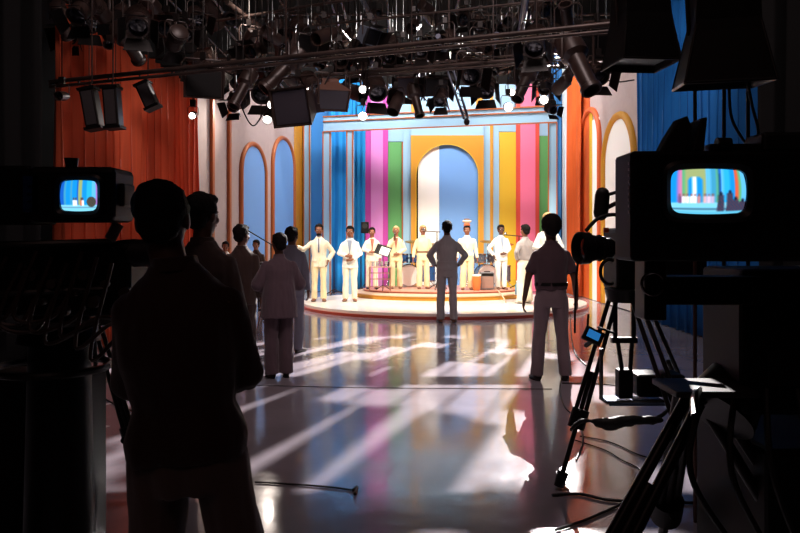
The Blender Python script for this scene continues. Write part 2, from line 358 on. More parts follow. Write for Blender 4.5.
LSH = mat('shoe_leather', (34, 24, 22), .3); TSH = mat('shoe_tan', (120, 76, 52), .4); WSH = mat('shoe_white', (220, 210, 200), .4)
EYEW = mat('eye_white', (225, 220, 212), .3); LIP = mat('lips', (120, 60, 52), .5)

def sring(z, wx, wy, oy=0, n=28, ox=0, p=2.4):
    out = []
    for j in range(n):
        a = 2*pi*j/n; c, s_ = cos(a), sin(a)
        out.append(Vector((ox+wx*math.copysign(abs(c)**(2/p), c), oy+wy*math.copysign(abs(s_)**(2/p), s_), z)))
    return out
def hand(mb, w_, d, n, side, curl=.5):
    """palm + five bent fingers; d = direction of fingers, n = palm normal (fingers curl towards it), side = thumb direction"""
    d = d.normalized(); n = (n-d*n.dot(d)).normalized(); s = side-d*side.dot(d)-n*side.dot(n); s = s.normalized()
    M3 = Matrix((s, n, d)).transposed()
    mb.ell(w_+d*.045, (.04, .017, .052), 8, M3)
    for k, (o, L) in enumerate(((.03, .07), (.01, .08), (-.01, .075), (-.028, .058))):
        p = w_+d*(.085-.004*abs(k-1))+s*o; pts = [p-d*.025, p]; a = 0; dd = d
        for q in (.45, .32, .25):
            a += curl*(.55 if q == .45 else .9); dd = d*cos(a)+n*sin(a); p = p+dd*(L*q); pts.append(p)
        mb.caps(pts, [.0095, .0095, .009, .008, .007], 8)
    p = w_+d*.02+s*.028; td = (d*.75+s*.65+n*.3*curl).normalized(); p1 = p+td*.038; p2 = p1+(td+d*.5+n*.6*curl).normalized()*.03
    mb.caps([p, p1, p2], [.013, .011, .0085], 8)

ARMS = {   # elbow, wrist, finger direction, palm normal for the +x arm (mirrored for the other); body faces -y
 'down': ((.222, .03, 1.12), (.235, -.03, .87), (0, -.1, -1), (-1, 0, 0)),
 'loose': ((.25, .02, 1.12), (.285, -.04, .87), (.1, -.15, -1), (-1, 0, 0)),
 'hips': ((.315, .09, 1.17), (.21, -.02, 1.0), (-.8, -.5, -.5), (0, .3, -1)),
 'pocket': ((.33, .08, 1.14), (.21, -.02, .93), (-.15, -.35, -.9), (-1, 0, 0)),
 'hold': ((.26, -.02, 1.14), (.07, -.2, 1.08), (-1, -.1, .0), (0, 1, -.2)),
 'hold_low': ((.25, -.0, 1.13), (.07, -.19, 1.0), (-1, -.1, -.1), (0, 1, -.2)),
 'front': ((.186, -.05, 1.13), (.09, -.22, 1.08), (-1, -.1, .1), (0, 1, -.2)),
 'chin': ((.23, -.1, 1.16), (.05, -.19, 1.40), (-.2, -.1, 1), (-.2, 1, 0)),
 'mic': ((.25, -.1, 1.17), (.06, -.22, 1.34), (-.5, -.1, .6), (0, .6, .8)),
 'out': ((.36, .0, 1.2), (.5, -.16, 1.28), (.9, -.3, .1), (0, 0, -1)),
 'behind': ((.28, .13, 1.14), (.08, .19, .98), (-1, .1, -.1), (0, -1, 0)),
}
def person(label, loc, h, rz, skin='m', top=('jacket', CREAM), trou=CREAM, arms=('down', 'down'), hair=HAIRB, shoes=LSH, stance=.11, vox=.0085,
           lean=0, tie=None, shirt=None, belt=None, short=False, legy=(0, 0), turn=0, hairk=1.0, beard=False, wide=1.0, group=None, mic=None, glasses=False, extra=None, leg=1.0, cap=None, hs=1.1, hx=0):
    k = h/1.75
    root = thing('person', label, 'person', loc, rz, group); root.scale = (k, k, k)
    SK = SKINS[skin]; kind, tm = top; V = Vector
    # skeleton
    sh = [V((s*.157*wide, .005, 1.362)) for s in (-1, 1)]
    J = []
    for i, s in enumerate((-1, 1)):
        e, wv, fd, pn = ARMS[arms[i]]; fx = lambda q: V((q[0]*s, q[1], q[2]))
        J.append((sh[i], fx(e), fx(wv), fx(fd), fx(pn)))
    feet = [V((s*stance, legy[i], .075)) for i, s in enumerate((-1, 1))]
    hips = [V((s*.092, 0, .88)) for s in (-1, 1)]
    knees = [(hips[i]+feet[i])/2+V((0, -.02, .01)) for i in range(2)]
    # body: one continuous surface
    mb = MB()
    mb.loft([sring(z, wx, wy, oy) for z, wx, wy, oy in ((.84, .13, .085, 0), (.95, .15, .095, 0), (1.08, .128, .085, 0), (1.25, .152, .1, 0), (1.37, .16, .095, 0), (1.44, .12, .07, .005), (1.475, .06, .055, .01))])
    mb.caps([(0, .015, 1.42), (hx*.6, .01, 1.5), (hx, .0, 1.56)], [.062, .056, .056])
    Mh = Matrix.Rotation(turn, 3, 'Z')
    hz = lambda z: 1.51+(z-1.51)*hs
    hd = lambda x, y, z: Mh @ V((x*hs, y*hs, 0))+V((hx, 0, hz(z)))
    S = lambda *r: tuple(q*hs for q in r)
    mb.ell(hd(0, .012, 1.665), S(.074, .09, .085), 12, Mh)
    mb.ell(hd(0, -.012, 1.605), S(.06, .072, .085), 12, Mh); mb.ell(hd(0, -.045, 1.553), S(.034, .032, .026), 8, Mh)
    mb.ell(hd(0, -.075, 1.652), S(.05, .016, .014), 8, Mh)                                     # brow
    mb.caps([hd(0, -.082, 1.645), hd(0, -.103, 1.608)], [.008, .014], 8)                       # nose
    mb.ell(hd(0, -.083, 1.578), S(.024, .012, .01), 8, Mh)
    for s in (-1, 1):
        mb.ell(hd(s*.076, .008, 1.625), S(.009, .02, .032), 8, Mh); mb.ell(hd(s*.038, -.062, 1.607), S(.02, .018, .02), 8, Mh)
    for i, (a, e, wv, fd, pn) in enumerate(J):
        mb.caps([a, e, wv], [.05, .038, .026]); hand(mb, wv, fd, pn, V((0, -1, .1)) if abs(fd.z) > .6 else V((0, 0, 1)), .55)
        mb.caps([hips[i], knees[i], feet[i]], [.082, .055, .038]); mb.caps([feet[i]+V((0, .02, -.02)), feet[i]+V((0, -.11, -.035))], [.036, .028])
    organic(mb, 'body', SK, root, vox, 3)
    # face details
    for s in (-1, 1):
        e = MB().ell(hd(s*.03, -.077, 1.632), S(.012, .008, .007), 6, Mh).build('eye', EYEW, root, True)
        MB().ell(hd(s*.03, -.0845, 1.632), S(.005, .003, .0055), 6, Mh).build('iris', HAIRB, e, True)
    MB().ell(hd(0, -.092, 1.578), S(.021, .006, .006), 6, Mh).build('mouth', LIP, root, True)
    # hair
    hb = MB(); hk = hairk
    hb.ell(hd(0, .024, 1.672), S(.084*hk, .094*hk, .088*hk), 14, Mh)
    hb.ell(hd(0, .055, 1.615), S(.066, .05, .06), 10, Mh)
    hb.ell(hd(0, -.03, 1.715), S(.066*hk, .055, .036*hk), 10, Mh)
    for s in (-1, 1): hb.ell(hd(s*.068, .0, 1.655), S(.014, .03, .035), 8, Mh)
    organic(hb, 'hair', hair, root, .008, 2, .006, (28, 28, 28))
    if beard:
        organic(MB().ell(hd(0, -.052, 1.545), S(.045, .045, .03), 8, Mh), 'beard', HAIRB, root, .007, 2, .003, (40, 40, 40))
    if glasses:
        g = MB()
        for s in (-1, 1): g.tube([hd(s*.032+.02*cos(t), -.096, 1.632+.015*sin(t)) for t in [2*pi*i/14 for i in range(15)]], .0025, 6); g.cyl(hd(s*.052, -.096, 1.636), hd(s*.078, .0, 1.635), .002)
        g.cyl(hd(-.012, -.098, 1.634), hd(.012, -.098, 1.634), .002); g.build('glasses', BLACK, root)
    # trousers
    t = MB(); wl = leg
    t.loft([sring(z, wx, wy, 0) for z, wx, wy in ((.80, .155, .115), (.88, .172, .122), (.97, .165, .112), (1.04, .152, .103))])
    for i in range(2):
        a, kn, ft = hips[i], knees[i], feet[i]
        def rg(c, rx, ry): return [c+V((rx*cos(2*pi*j/20), ry*sin(2*pi*j/20), 0)) for j in range(20)]
        t.loft([rg(a+V((0, 0, .03)), .088, .105), rg(a*.75+kn*.25, .09, .098), rg(kn, .068*wl, .076*wl), rg(kn*.5+ft*.5, .07*wl, .078*wl), rg(ft+V((0, .01, -.02)), .07*wl, .085*wl)])
    organic(t, 'trousers', trou, root, .010, 3, .010, (14, 14, 4.5))
    # shoes
    for i, s in enumerate((-1, 1)):
        f = feet[i]; sm = MB(); yaw = Matrix.Rotation(s*.18, 3, 'Z')
        def rs(y, wx, z0, z1): return [f+yaw @ V((wx*cos(2*pi*j/14), y, 0))+V((0, 0, -.075+z0+(z1-z0)*(.5+.5*sin(2*pi*j/14)))) for j in range(14)]
        sm.loft([rs(.075, .02, .01, .05), rs(.06, .036, .002, .09), rs(.0, .042, .002, .095), rs(-.06, .046, .002, .07), rs(-.13, .046, .002, .05), rs(-.17, .034, .002, .04), rs(-.185, .012, .008, .03)])
        sh_ = sm.build('shoe', shoes, root, True)
        so = MB(); so.loft([[f+yaw @ V((x*1.06, y, 0))+V((0, 0, -.075+z)) for x, y in [(.045*cos(a)*(1 if sin(a) < 0 else .9), -.055+.132*sin(a)) for a in [2*pi*j/20 for j in range(20)]]] for z in (.001, .014)])
        so.build('sole', RUB, sh_)
    # upper garment
    g = MB(); 
    hem = {'jacket': .80, 'shirt': .985, 'coat': .74, 'blouse': .93, 'waist': .90}[kind]; W_ = wide
    prof = [(hem, .19, .135), (hem+.06, .188, .132), (1.06, .168, .12), (1.2, .18, .125), (1.32, .192*W_, .122), (1.385, .178*W_, .105), (1.43, .135, .09), (1.465, .092, .078), (1.495, .07, .07)]
    if kind == 'shirt': prof[0] = (hem, .17, .118); prof[1] = (1.03, .176, .122); prof[2] = (1.08, .172, .12)
    if kind == 'coat': prof = [(hem, .225, .175), (.9, .215, .165), (1.06, .2, .15)]+prof[3:]
    if kind == 'waist': prof[0] = (hem, .178, .127); prof[2] = (1.06, .156, .108)
    g.loft([sring(z, a, b2, .005) for z, a, b2 in prof])
    for i, (a, e, wv, fd, pn) in enumerate(J):
        if short:
            e2 = a+(e-a)*.72; g.caps([a, e2-(e-a).normalized()*.02], [.058, .062]); g.cyl(a, e2, .058, .068)
        else:
            rr = [.058, .054, .043] if kind != 'coat' else [.068, .078, .066]
            g.caps([a, e], rr[:2]); g.ell(e, (rr[1],)*3, 8); we = e+(wv-e)*.93; g.cyl(e, we, rr[1], rr[2])
    organic(g, {'jacket': 'jacket', 'shirt': 'shirt', 'coat': 'coat', 'blouse': 'blouse', 'waist': 'jumpsuit_top'}[kind], tm, root, .010, 3, .011, (12, 12, 4))
    # collar
    cl = MB(); cl.loft([sring(1.475, .074, .072, .008, 20), sring(1.515, .066, .066, .01, 20), sring(1.518, .060, .060, .01, 20), sring(1.48, .062, .062, .008, 20)], cap=False)
    cl.build('collar', shirt or tm, root, True)
    def fpatch(fn, z0, z1, m, name, off=.012, back=False):
        rows = []
        for j in range(13):
            z = z0+(z1-z0)*j/12; x0, x1 = fn((z-z0)/(z1-z0))
            for q in range(len(prof)-1):
                if prof[q][0] <= z <= prof[q+1][0]: u = (z-prof[q][0])/(prof[q+1][0]-prof[q][0]); a = prof[q][1]*(1-u)+prof[q+1][1]*u; b2 = prof[q][2]*(1-u)+prof[q+1][2]*u
            rows.append([(x, .005-(b2*(max(0, 1-abs(x/a)**2.4))**(1/2.4)+off), z) for x in [x0+(x1-x0)*i/6 for i in range(7)]])
        vs = [p for r in rows for p in r]
        o = MB().add(vs, [(j*7+i, j*7+i+1, (j+1)*7+i+1, (j+1)*7+i) for j in range(12) for i in range(6)]).build(name, m, root, True)
        md = o.modifiers.new('t', 'SOLIDIFY'); md.thickness = .006
        return o
    if shirt:
        fpatch(lambda u: (-.06*u-.004, .06*u+.004), 1.12, 1.46, shirt, 'shirt_front')
        for s in (-1, 1): fpatch(lambda u: ((s*(.06*u+.002), s*(.06*u+.045*min(1, u*3)*(1.2-u)+.004))), 1.12, 1.46, tm, 'lapel', .018)
    if kind == 'jacket':
        fpatch(lambda u: (-.005, .003), .82, 1.12, tm, 'front_seam', .014)
        for s in (-1, 1): fpatch(lambda u: (s*.075, s*.15), .93, .975, tm, 'pocket_flap', .014)
    if tie: fpatch(lambda u: (-.018+.006*u, .018-.006*u), 1.14, 1.47, tie, 'tie', .022)
    if belt:
        MB().loft([sring(1.03 if kind == 'shirt' else 1.02, .18, .126, .005), sring(1.065, .178, .125, .005)]).build('belt', belt, root, True)
    if mic:
        wv = J[mic-1][2]; fd = J[mic-1][3].normalized(); c = wv+fd*.1
        m_ = MB(); m_.cyl(c+V((0, -.01, -.09)), c+V((0, -.02, .08)), .011, .014); mo = m_.build('hand_microphone', BLACK, None, True); mo.matrix_world = root_mw(root)
        tag(mo, 'black microphone in the raised hand of the sandy haired performer', 'microphone'); 
        MB().ell(c+V((0, -.022, .1)), (.024, .024, .027), 8).build('mesh_head', STEEL, mo, True)
    if cap:
        tag_hat(root, cap, label)
    if lean: root.rotation_euler = (0, lean, rz)
    return root
def root_mw(r):
    return Matrix.Translation(r.location) @ r.rotation_euler.to_matrix().to_4x4() @ Matrix.Diagonal((*r.scale, 1))
def tag_hat(root, cap, label):
    h = MB().lathe([(.088, 0), (.098, .02), (.08, .05), (.07, .075)], 20, Matrix.Translation((0, .02, 1.775))).build('head_wrap', mat('wrap_orange', (200, 100, 50), .7), root, True, label='orange band of the tall headpiece')
    MB().lathe([(.068, 0), (.11, .03), (.13, .06), (.11, .085), (.05, .10)], 20, Matrix.Translation((0, .02, 1.848))).build('head_wrap_top', mat('wrap_cream', (224, 206, 180), .7), root, True, label='flared cream top of the headpiece')
    MB().lathe([(.07, 0), (.09, .015), (.06, .035)], 20, Matrix.Translation((0, .02, 1.945))).build('head_wrap_tip', mat('wrap_brown', (96, 50, 30), .7), root, True)

AWAY = pi
def flo(px, d, z=0): return ((px-CX)/F*d, d, z)
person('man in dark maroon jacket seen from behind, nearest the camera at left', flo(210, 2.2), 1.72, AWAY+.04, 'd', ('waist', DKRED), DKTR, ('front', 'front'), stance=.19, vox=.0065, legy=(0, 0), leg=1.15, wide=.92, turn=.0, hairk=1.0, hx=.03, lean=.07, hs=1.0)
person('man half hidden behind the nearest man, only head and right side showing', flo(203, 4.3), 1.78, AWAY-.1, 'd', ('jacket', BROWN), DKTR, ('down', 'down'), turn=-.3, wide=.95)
person('man in brown suit watching the stage with short dark hair', flo(242, 8.4), 1.66, AWAY-.15, 'd', ('jacket', BROWN), BROWN, ('down', 'down'), turn=-.35)
person('person in long mauve coat, hands folded in front, between two suited men', flo(279, 7.9), 1.56, AWAY+.35, 'd', ('coat', MAUVE), MAUVE, ('hold', 'hold'), stance=.09, leg=1.25, turn=.2)
person('man in slate grey suit behind the person in the mauve coat', flo(292, 9.6), 1.65, AWAY-.25, 'd', ('jacket', SLATE), SLATE, ('down', 'hold_low'), stance=.1)
person('man in grey suit with hands on hips facing the stage at its front edge', flo(447, 12.95), 1.80, AWAY, 'd', ('waist', GREYC), GREYC, ('hips', 'hips'), belt=GREYC, stance=.115, shoes=TSH)
person('man in dark short sleeved shirt standing with arms down left of the tripod', flo(551, 7.75), 1.73, AWAY, 'd', ('shirt', DKSH), TAUPE, ('loose', 'loose'), stance=.155, short=True, belt=BLACK, wide=1.0, hairk=1.12, hs=1.18)
TIEG = cloth('tie_grey', (110, 110, 128)); TIEB = cloth('scarf_brown', (170, 104, 84)); SHB = cloth('shirt_blue_grey', (150, 160, 180)); SHW = cloth('shirt_white', (235, 235, 235))
person('leftmost performer in cream suit and grey tie, one hand in pocket', flo(319, 15.9, .11), 1.66, .05, 'm', ('jacket', CREAM), IVORY, ('out', 'pocket'), shirt=SHW, tie=TIEG, hair=HAIRB, shoes=TSH, beard=True, hs=1.2)
person('performer in pale cream suit over blue shirt holding hands at waist', flo(350, 15.9, .11), 1.62, 0, 'm', ('jacket', WHITEC), CREAM, ('hold', 'hold_low'), shirt=SHB, shoes=TSH, hs=1.2)
person('performer in cream suit with brown scarf standing behind the wire table', flo(372, 17.5, .27), 1.45, .1, 'm', ('jacket', CREAM), CREAM, ('hold', 'down'), shirt=TIEB, tie=TIEB, hs=1.2)
person('sandy haired performer in cream suit raising a hand to the chin', flo(396, 17.6, .27), 1.48, 0, 'm', ('jacket', IVORY), IVORY, ('chin', 'hold_low'), shirt=TIEB, hair=HAIRS, shoes=TSH, mic=1, leg=1.15, hs=1.2)
person('performer in belted cream jumpsuit directly left of the man facing the stage', flo(423, 17.5, .27), 1.50, .1, 'm', ('waist', IVORY), IVORY, ('loose', 'loose'), belt=TSH, shoes=TSH, leg=1.2, hair=HAIRS, hs=1.2)
person('performer in wide cream outfit and tall banded headpiece', flo(467, 17.2, .27), 1.50, 0, 'm', ('blouse', CREAM), IVORY, ('loose', 'loose'), shirt=SHW, wide=1.25, leg=1.3, cap=True, shoes=TSH, hs=1.2)
person('performer in white jacket and dark glasses leaning with microphone', flo(501, 17.3, .27), 1.51, .15, 'd', ('jacket', WHITEC), WHITEC, ('pocket', 'hold_low'), shirt=SHB, stance=.09, shoes=TSH, glasses=True, hs=1.2)
person('person in light grey shirt seen from behind with hand on hip', flo(525, 15.4, .11), 1.64, AWAY+.5, 'm', ('shirt', GREYC), CREAM, ('hold_low', 'hips'), stance=.12, shoes=WSH, leg=1.2, wide=1.1, hs=1.2)
person('bare headed person in white shirt mostly hidden behind the dark shirted man', flo(548, 14.6, .11), 1.86, .1, 'l', ('blouse', WHITEC), CREAM, ('hold', 'hold'), hair=HAIRS, hs=1.2)
person('far person at the left, only head showing over the brown suited shoulder', flo(225.5, 14.6), 1.42, .1, 'm', ('shirt', WHITEC), CREAM)
person('far person whose head shows right of the brown suited man', flo(256, 15.2), 1.45, -.1, 'm', ('shirt', BROWN), BROWN)

# ------------------------------------------------------------------ lighting grid
def pipe(name, label, a, b, r=.024, m=RIG, group=None, cat='pipe'):
    o = tag(MB().cyl(a, b, r, n=12).build(name, m, None, True), label, cat, group)
    a, b = Vector(a), Vector(b)
    if cat == 'pipe':
        k = MB()
        for t in (.12, .88): p = a+(b-a)*t; k.cyl(p, (p.x, p.y, ZC), .006, n=6)
        k.build('hanger', BLKM, o)
    return o
def truss(label, a, b, w=.13, group=None):
    a = Vector(a); b = Vector(b); root = thing('lighting_bar', label, 'lighting bar', a, 0, group); v = b-a; L = v.length; t = v/L
    up = Vector((0, 0, 1)); 
    MB().cyl((0, 0, 0), v, .026, n=12).build('upper_tube', RIG, root, True); MB().cyl(-up*w, v-up*w, .018, n=12).build('lower_tube', RIG, root, True)
    m = MB()
    for i in range(int(L/.45)+1): p = t*(i*.45); m.box(p-up*w/2, (.02, .02, w))
    for q in (.1, .5, .9): p = v*q; m.cyl(p, (p.x, p.y, ZC-a.z), .008, n=6)
    m.build('spacers', RIGD, root); return root
truss('long double lighting bar crossing the whole view from the orange curtain', PZ(50, 82, 3.4), PZ(611, 24, 3.4), .06)
truss('shorter double lighting bar under the long one, above the arch', PZ(318, 76, 3.7), PZ(515, 60, 3.7), .05)
pipe('grid_pipe', 'bright thin pipe just under the left part of the long bar', PZ(208, 71, 3.55), PZ(302, 60, 3.55), .012, STEEL)
pipe('grid_pipe', 'high thin pipe crossing above the left lamps', PZ(160, 30, 4.6), PZ(372, -4, 4.6), .02)
pipe('grid_pipe', 'high thin pipe crossing above the middle lamps', PZ(314, 26, 4.4), PZ(640, -10, 4.4), .016)
pipe('grid_pipe', 'thin pipe ending over the pink stripe', PZ(395, 66, 3.9), PZ(530, 54, 3.9), .014)
pipe('grid_pipe', 'thin pipe slanting over the right lamps', PZ(500, 69, 4.1), PZ(586, 44, 3.9), .012)
pipe('grid_pipe', 'low pipe running level in front of the orange curtain top', PZ(85, 87, 3.5), PZ(120, 85, 3.5), .02)
TB = mat('tube_blue_grey', (120, 122, 140), .4, .3, var=.15)
for (a, b, r, z, m, l) in (((50, 12), (138, 56), .03, 4.9, RIG, 'receding tube at far upper left over the orange curtain'), ((93, 26), (146, 57), .02, 4.6, RIG, 'short receding tube right of the far left one'),
        ((227, 2), (262, 28), .035, 4.7, RIG, 'receding grey tube above the lamps left of centre'), ((360, -4), (375, 24), .035, 4.6, TB, 'steep grey tube at the top above the left stage'),
        ((338, 28), (376, 70), .03, 4.4, RIG, 'slanting brown tube crossing behind the long bar'), ((372, 62), (391, 98), .035, 4.2, TB, 'pale slanting tube hanging over the magenta stripe'),
        ((438, 36), (448, 60), .035, 4.2, TB, 'short pale tube between the two long bars'), ((526, -6), (521, 31), .045, 4.4, TB, 'wide blue grey upright tube at the top right of centre'),
        ((497, 34), (492, 48), .04, 4.1, TB, 'stubby pale tube below the long bar')):
    pipe('grid_tube', l, PZ(*a, z), PZ(*b, z-.12), r, m)
# slanting boom that ends over the arch
bm_ = thing('hanging_boom', 'slanting grey lattice boom hanging down over the golden arch', 'boom', P(449, 66, 10.2))
o0 = Vector(bm_.location); e0 = P(466, 118, 9.6)-o0; m = MB()
for s in (-.045, .045): m.cyl((s, 0, 0), e0+Vector((s*.6, 0, 0)), .014)
for s in (-.045, .045): m.cyl((s, .07, 0), e0+Vector((s*.6, .05, 0)), .010)
m.build('boom_tubes', TB, bm_, True); m = MB()
for i in range(9): p = e0*(i/8); m.cyl(p+Vector((-.045, 0, 0)), p+Vector((.045, .05, -.04)), .007, n=8)
m.build('cross_braces', RIG, bm_); MB().ell(e0+Vector((.01, 0, -.05)), (.04, .04, .05)).build('tip_weight', BLKM, bm_, True)
MB().cyl((0, 0, 0), (0, 0, ZC-bm_.location.z), .018).build('drop_pipe', RIG, bm_, True)
for i in range(26):      # crossing members of the high grid
    z = random.choice((5.2, 5.8, 6.6)); y = 8.6+random.random()*9
    if i % 2: pipe('grid_pipe', 'dark pipe of the high grid under the ceiling', (-5.4, y, z), (5.2, y+random.uniform(-.2, .2), z), .024, RIG, 'high grid pipes')
    else:
        x = -4.2+8.6*i/26; pipe('grid_pipe', 'dark pipe of the high grid under the ceiling', (x, 7.5, z), (x+random.uniform(-.1, .1), 18.5, z), .022, RIG, 'high grid pipes')

def fixture(kind, pos, d, s=.3, lit=False, label='', group=None, top=4.6, light=None, name=None, body=None):
    pos = Vector(pos); d = Vector(d).normalized(); body = body or RIGD
    root = thing(name or {'fresnel': 'spotlight', 'par': 'par_can', 'profile': 'profile_spot', 'soft': 'softbox', 'flood': 'floodlight'}[kind], label, 'stage light', pos, 0, group)
    side = d.cross(Vector((0, 0, 1)))
    side = side.normalized() if side.length > .05 else Vector((1, 0, 0)); up = side.cross(d)
    M = Matrix((side, up, d)).transposed().to_4x4()
    b = MB(); b.M = M
    if kind == 'fresnel':
        b.lathe([(s*.2, -s*.62), (s*.36, -s*.55), (s*.38, -s*.1), (s*.33, -s*.08), (s*.33, s*.25), (s*.36, s*.3), (s*.36, s*.42), (s*.3, s*.42), (s*.3, s*.2)], 20)
        for k in range(4): b.lathe([(s*.4, -s*.48+k*s*.1), (s*.4, -s*.45+k*s*.1)], 20)
        lr, lz = .3, .3
    elif kind == 'par': b.lathe([(s*.14, -s*.7), (s*.22, -s*.66), (s*.3, -s*.3), (s*.31, s*.55), (s*.28, s*.55), (s*.26, s*.1)], 20); lr, lz = .27, .15
    elif kind == 'profile': b.lathe([(s*.2, -s*.8), (s*.3, -s*.72), (s*.32, -s*.2), (s*.2, -s*.1), (s*.19, s*.7), (s*.24, s*.74), (s*.24, s*.84), (s*.19, s*.84), (s*.17, s*.4)], 20); lr, lz = .18, .6
    else:
        w0, w1, L = (.3, .62, .7) if kind == 'soft' else (.42, .5, .4)
        q = lambda w_, h_, z: [Vector((x*w_*s, y*h_*s, z*s)) for x, y in ((-1, -1), (1, -1), (1, 1), (-1, 1))]
        b.loft([q(w0, w0*.8, -L/2-.2), q(w0, w0*.8, -L/2), q(w1, w1*.8, L/2), q(w1*.94, w1*.75, L/2), q(w1*.9, w1*.7, L/2-.06)]); lr, lz = None, L/2-.05
    b.build('housing', body, root, kind in ('fresnel', 'par', 'profile'))
    l = MB(); l.M = M
    if lr: l.lathe([(.001, s*(lz+.05)), (s*lr*.6, s*(lz+.04)), (s*lr, s*lz), (s*lr, s*(lz-.02))], 20)
    else: l.box((0, 0, s*lz), (s*1.7*w1, s*1.36*w1, .01))
    l.build('lens' if lr else 'diffuser', LITL if lit else (GLASS if lr else mat('diffuser_grey', (84, 78, 88), .5) if s > .4 or 'brown' in label else mat('diffuser_black', (20, 17, 18), .5)), root, True)
    if kind in ('fresnel', 'flood'):
        for k in range(4):
            a = pi/2*k; e = s*(.38 if kind == 'fresnel' else .45); z0 = s*(.42 if kind == 'fresnel' else .2); w1_ = s*.34
            D = MB(); D.M = M @ Matrix.Rotation(a, 4, 'Z')
            D.add([(-w1_, e, z0), (w1_, e, z0), (w1_*1.35, e+s*.22, z0+s*.4), (-w1_*1.35, e+s*.22, z0+s*.4)]+[(-w1_, e+.006, z0), (w1_, e+.006, z0), (w1_*1.35, e+.006+s*.22, z0+s*.4), (-w1_*1.35, e+.006+s*.22, z0+s*.4)],
                  [(0, 1, 2, 3), (7, 6, 5, 4), (0, 4, 5, 1), (1, 5, 6, 2), (2, 6, 7, 3), (3, 7, 4, 0)])
            D.build('barn_door', BLKM, root)
    ww = s*(.46 if kind not in ('soft',) else .66); h = s*.75
    y = MB(); y.tube([side*ww, side*ww+Vector((0, 0, h*.8)), side*ww*.8+Vector((0, 0, h)), -side*ww*.8+Vector((0, 0, h)), -side*ww+Vector((0, 0, h*.8)), -side*ww], s*.03, 8)
    y.build('yoke', RIGD, root, True)
    c = MB(); c.cyl((0, 0, h), (0, 0, ZC-pos.z), .007, n=8); c.box((0, 0, h+.04), (.06, .05, .08)); c.build('clamp_and_hanger', BLKM, root)
    return root
def dirpx(p, q): return Vector(q)-Vector(p)
TOC = lambda px, py, d: (P(px, py, d), Vector((0, 0, 1.2))-P(px, py, d))
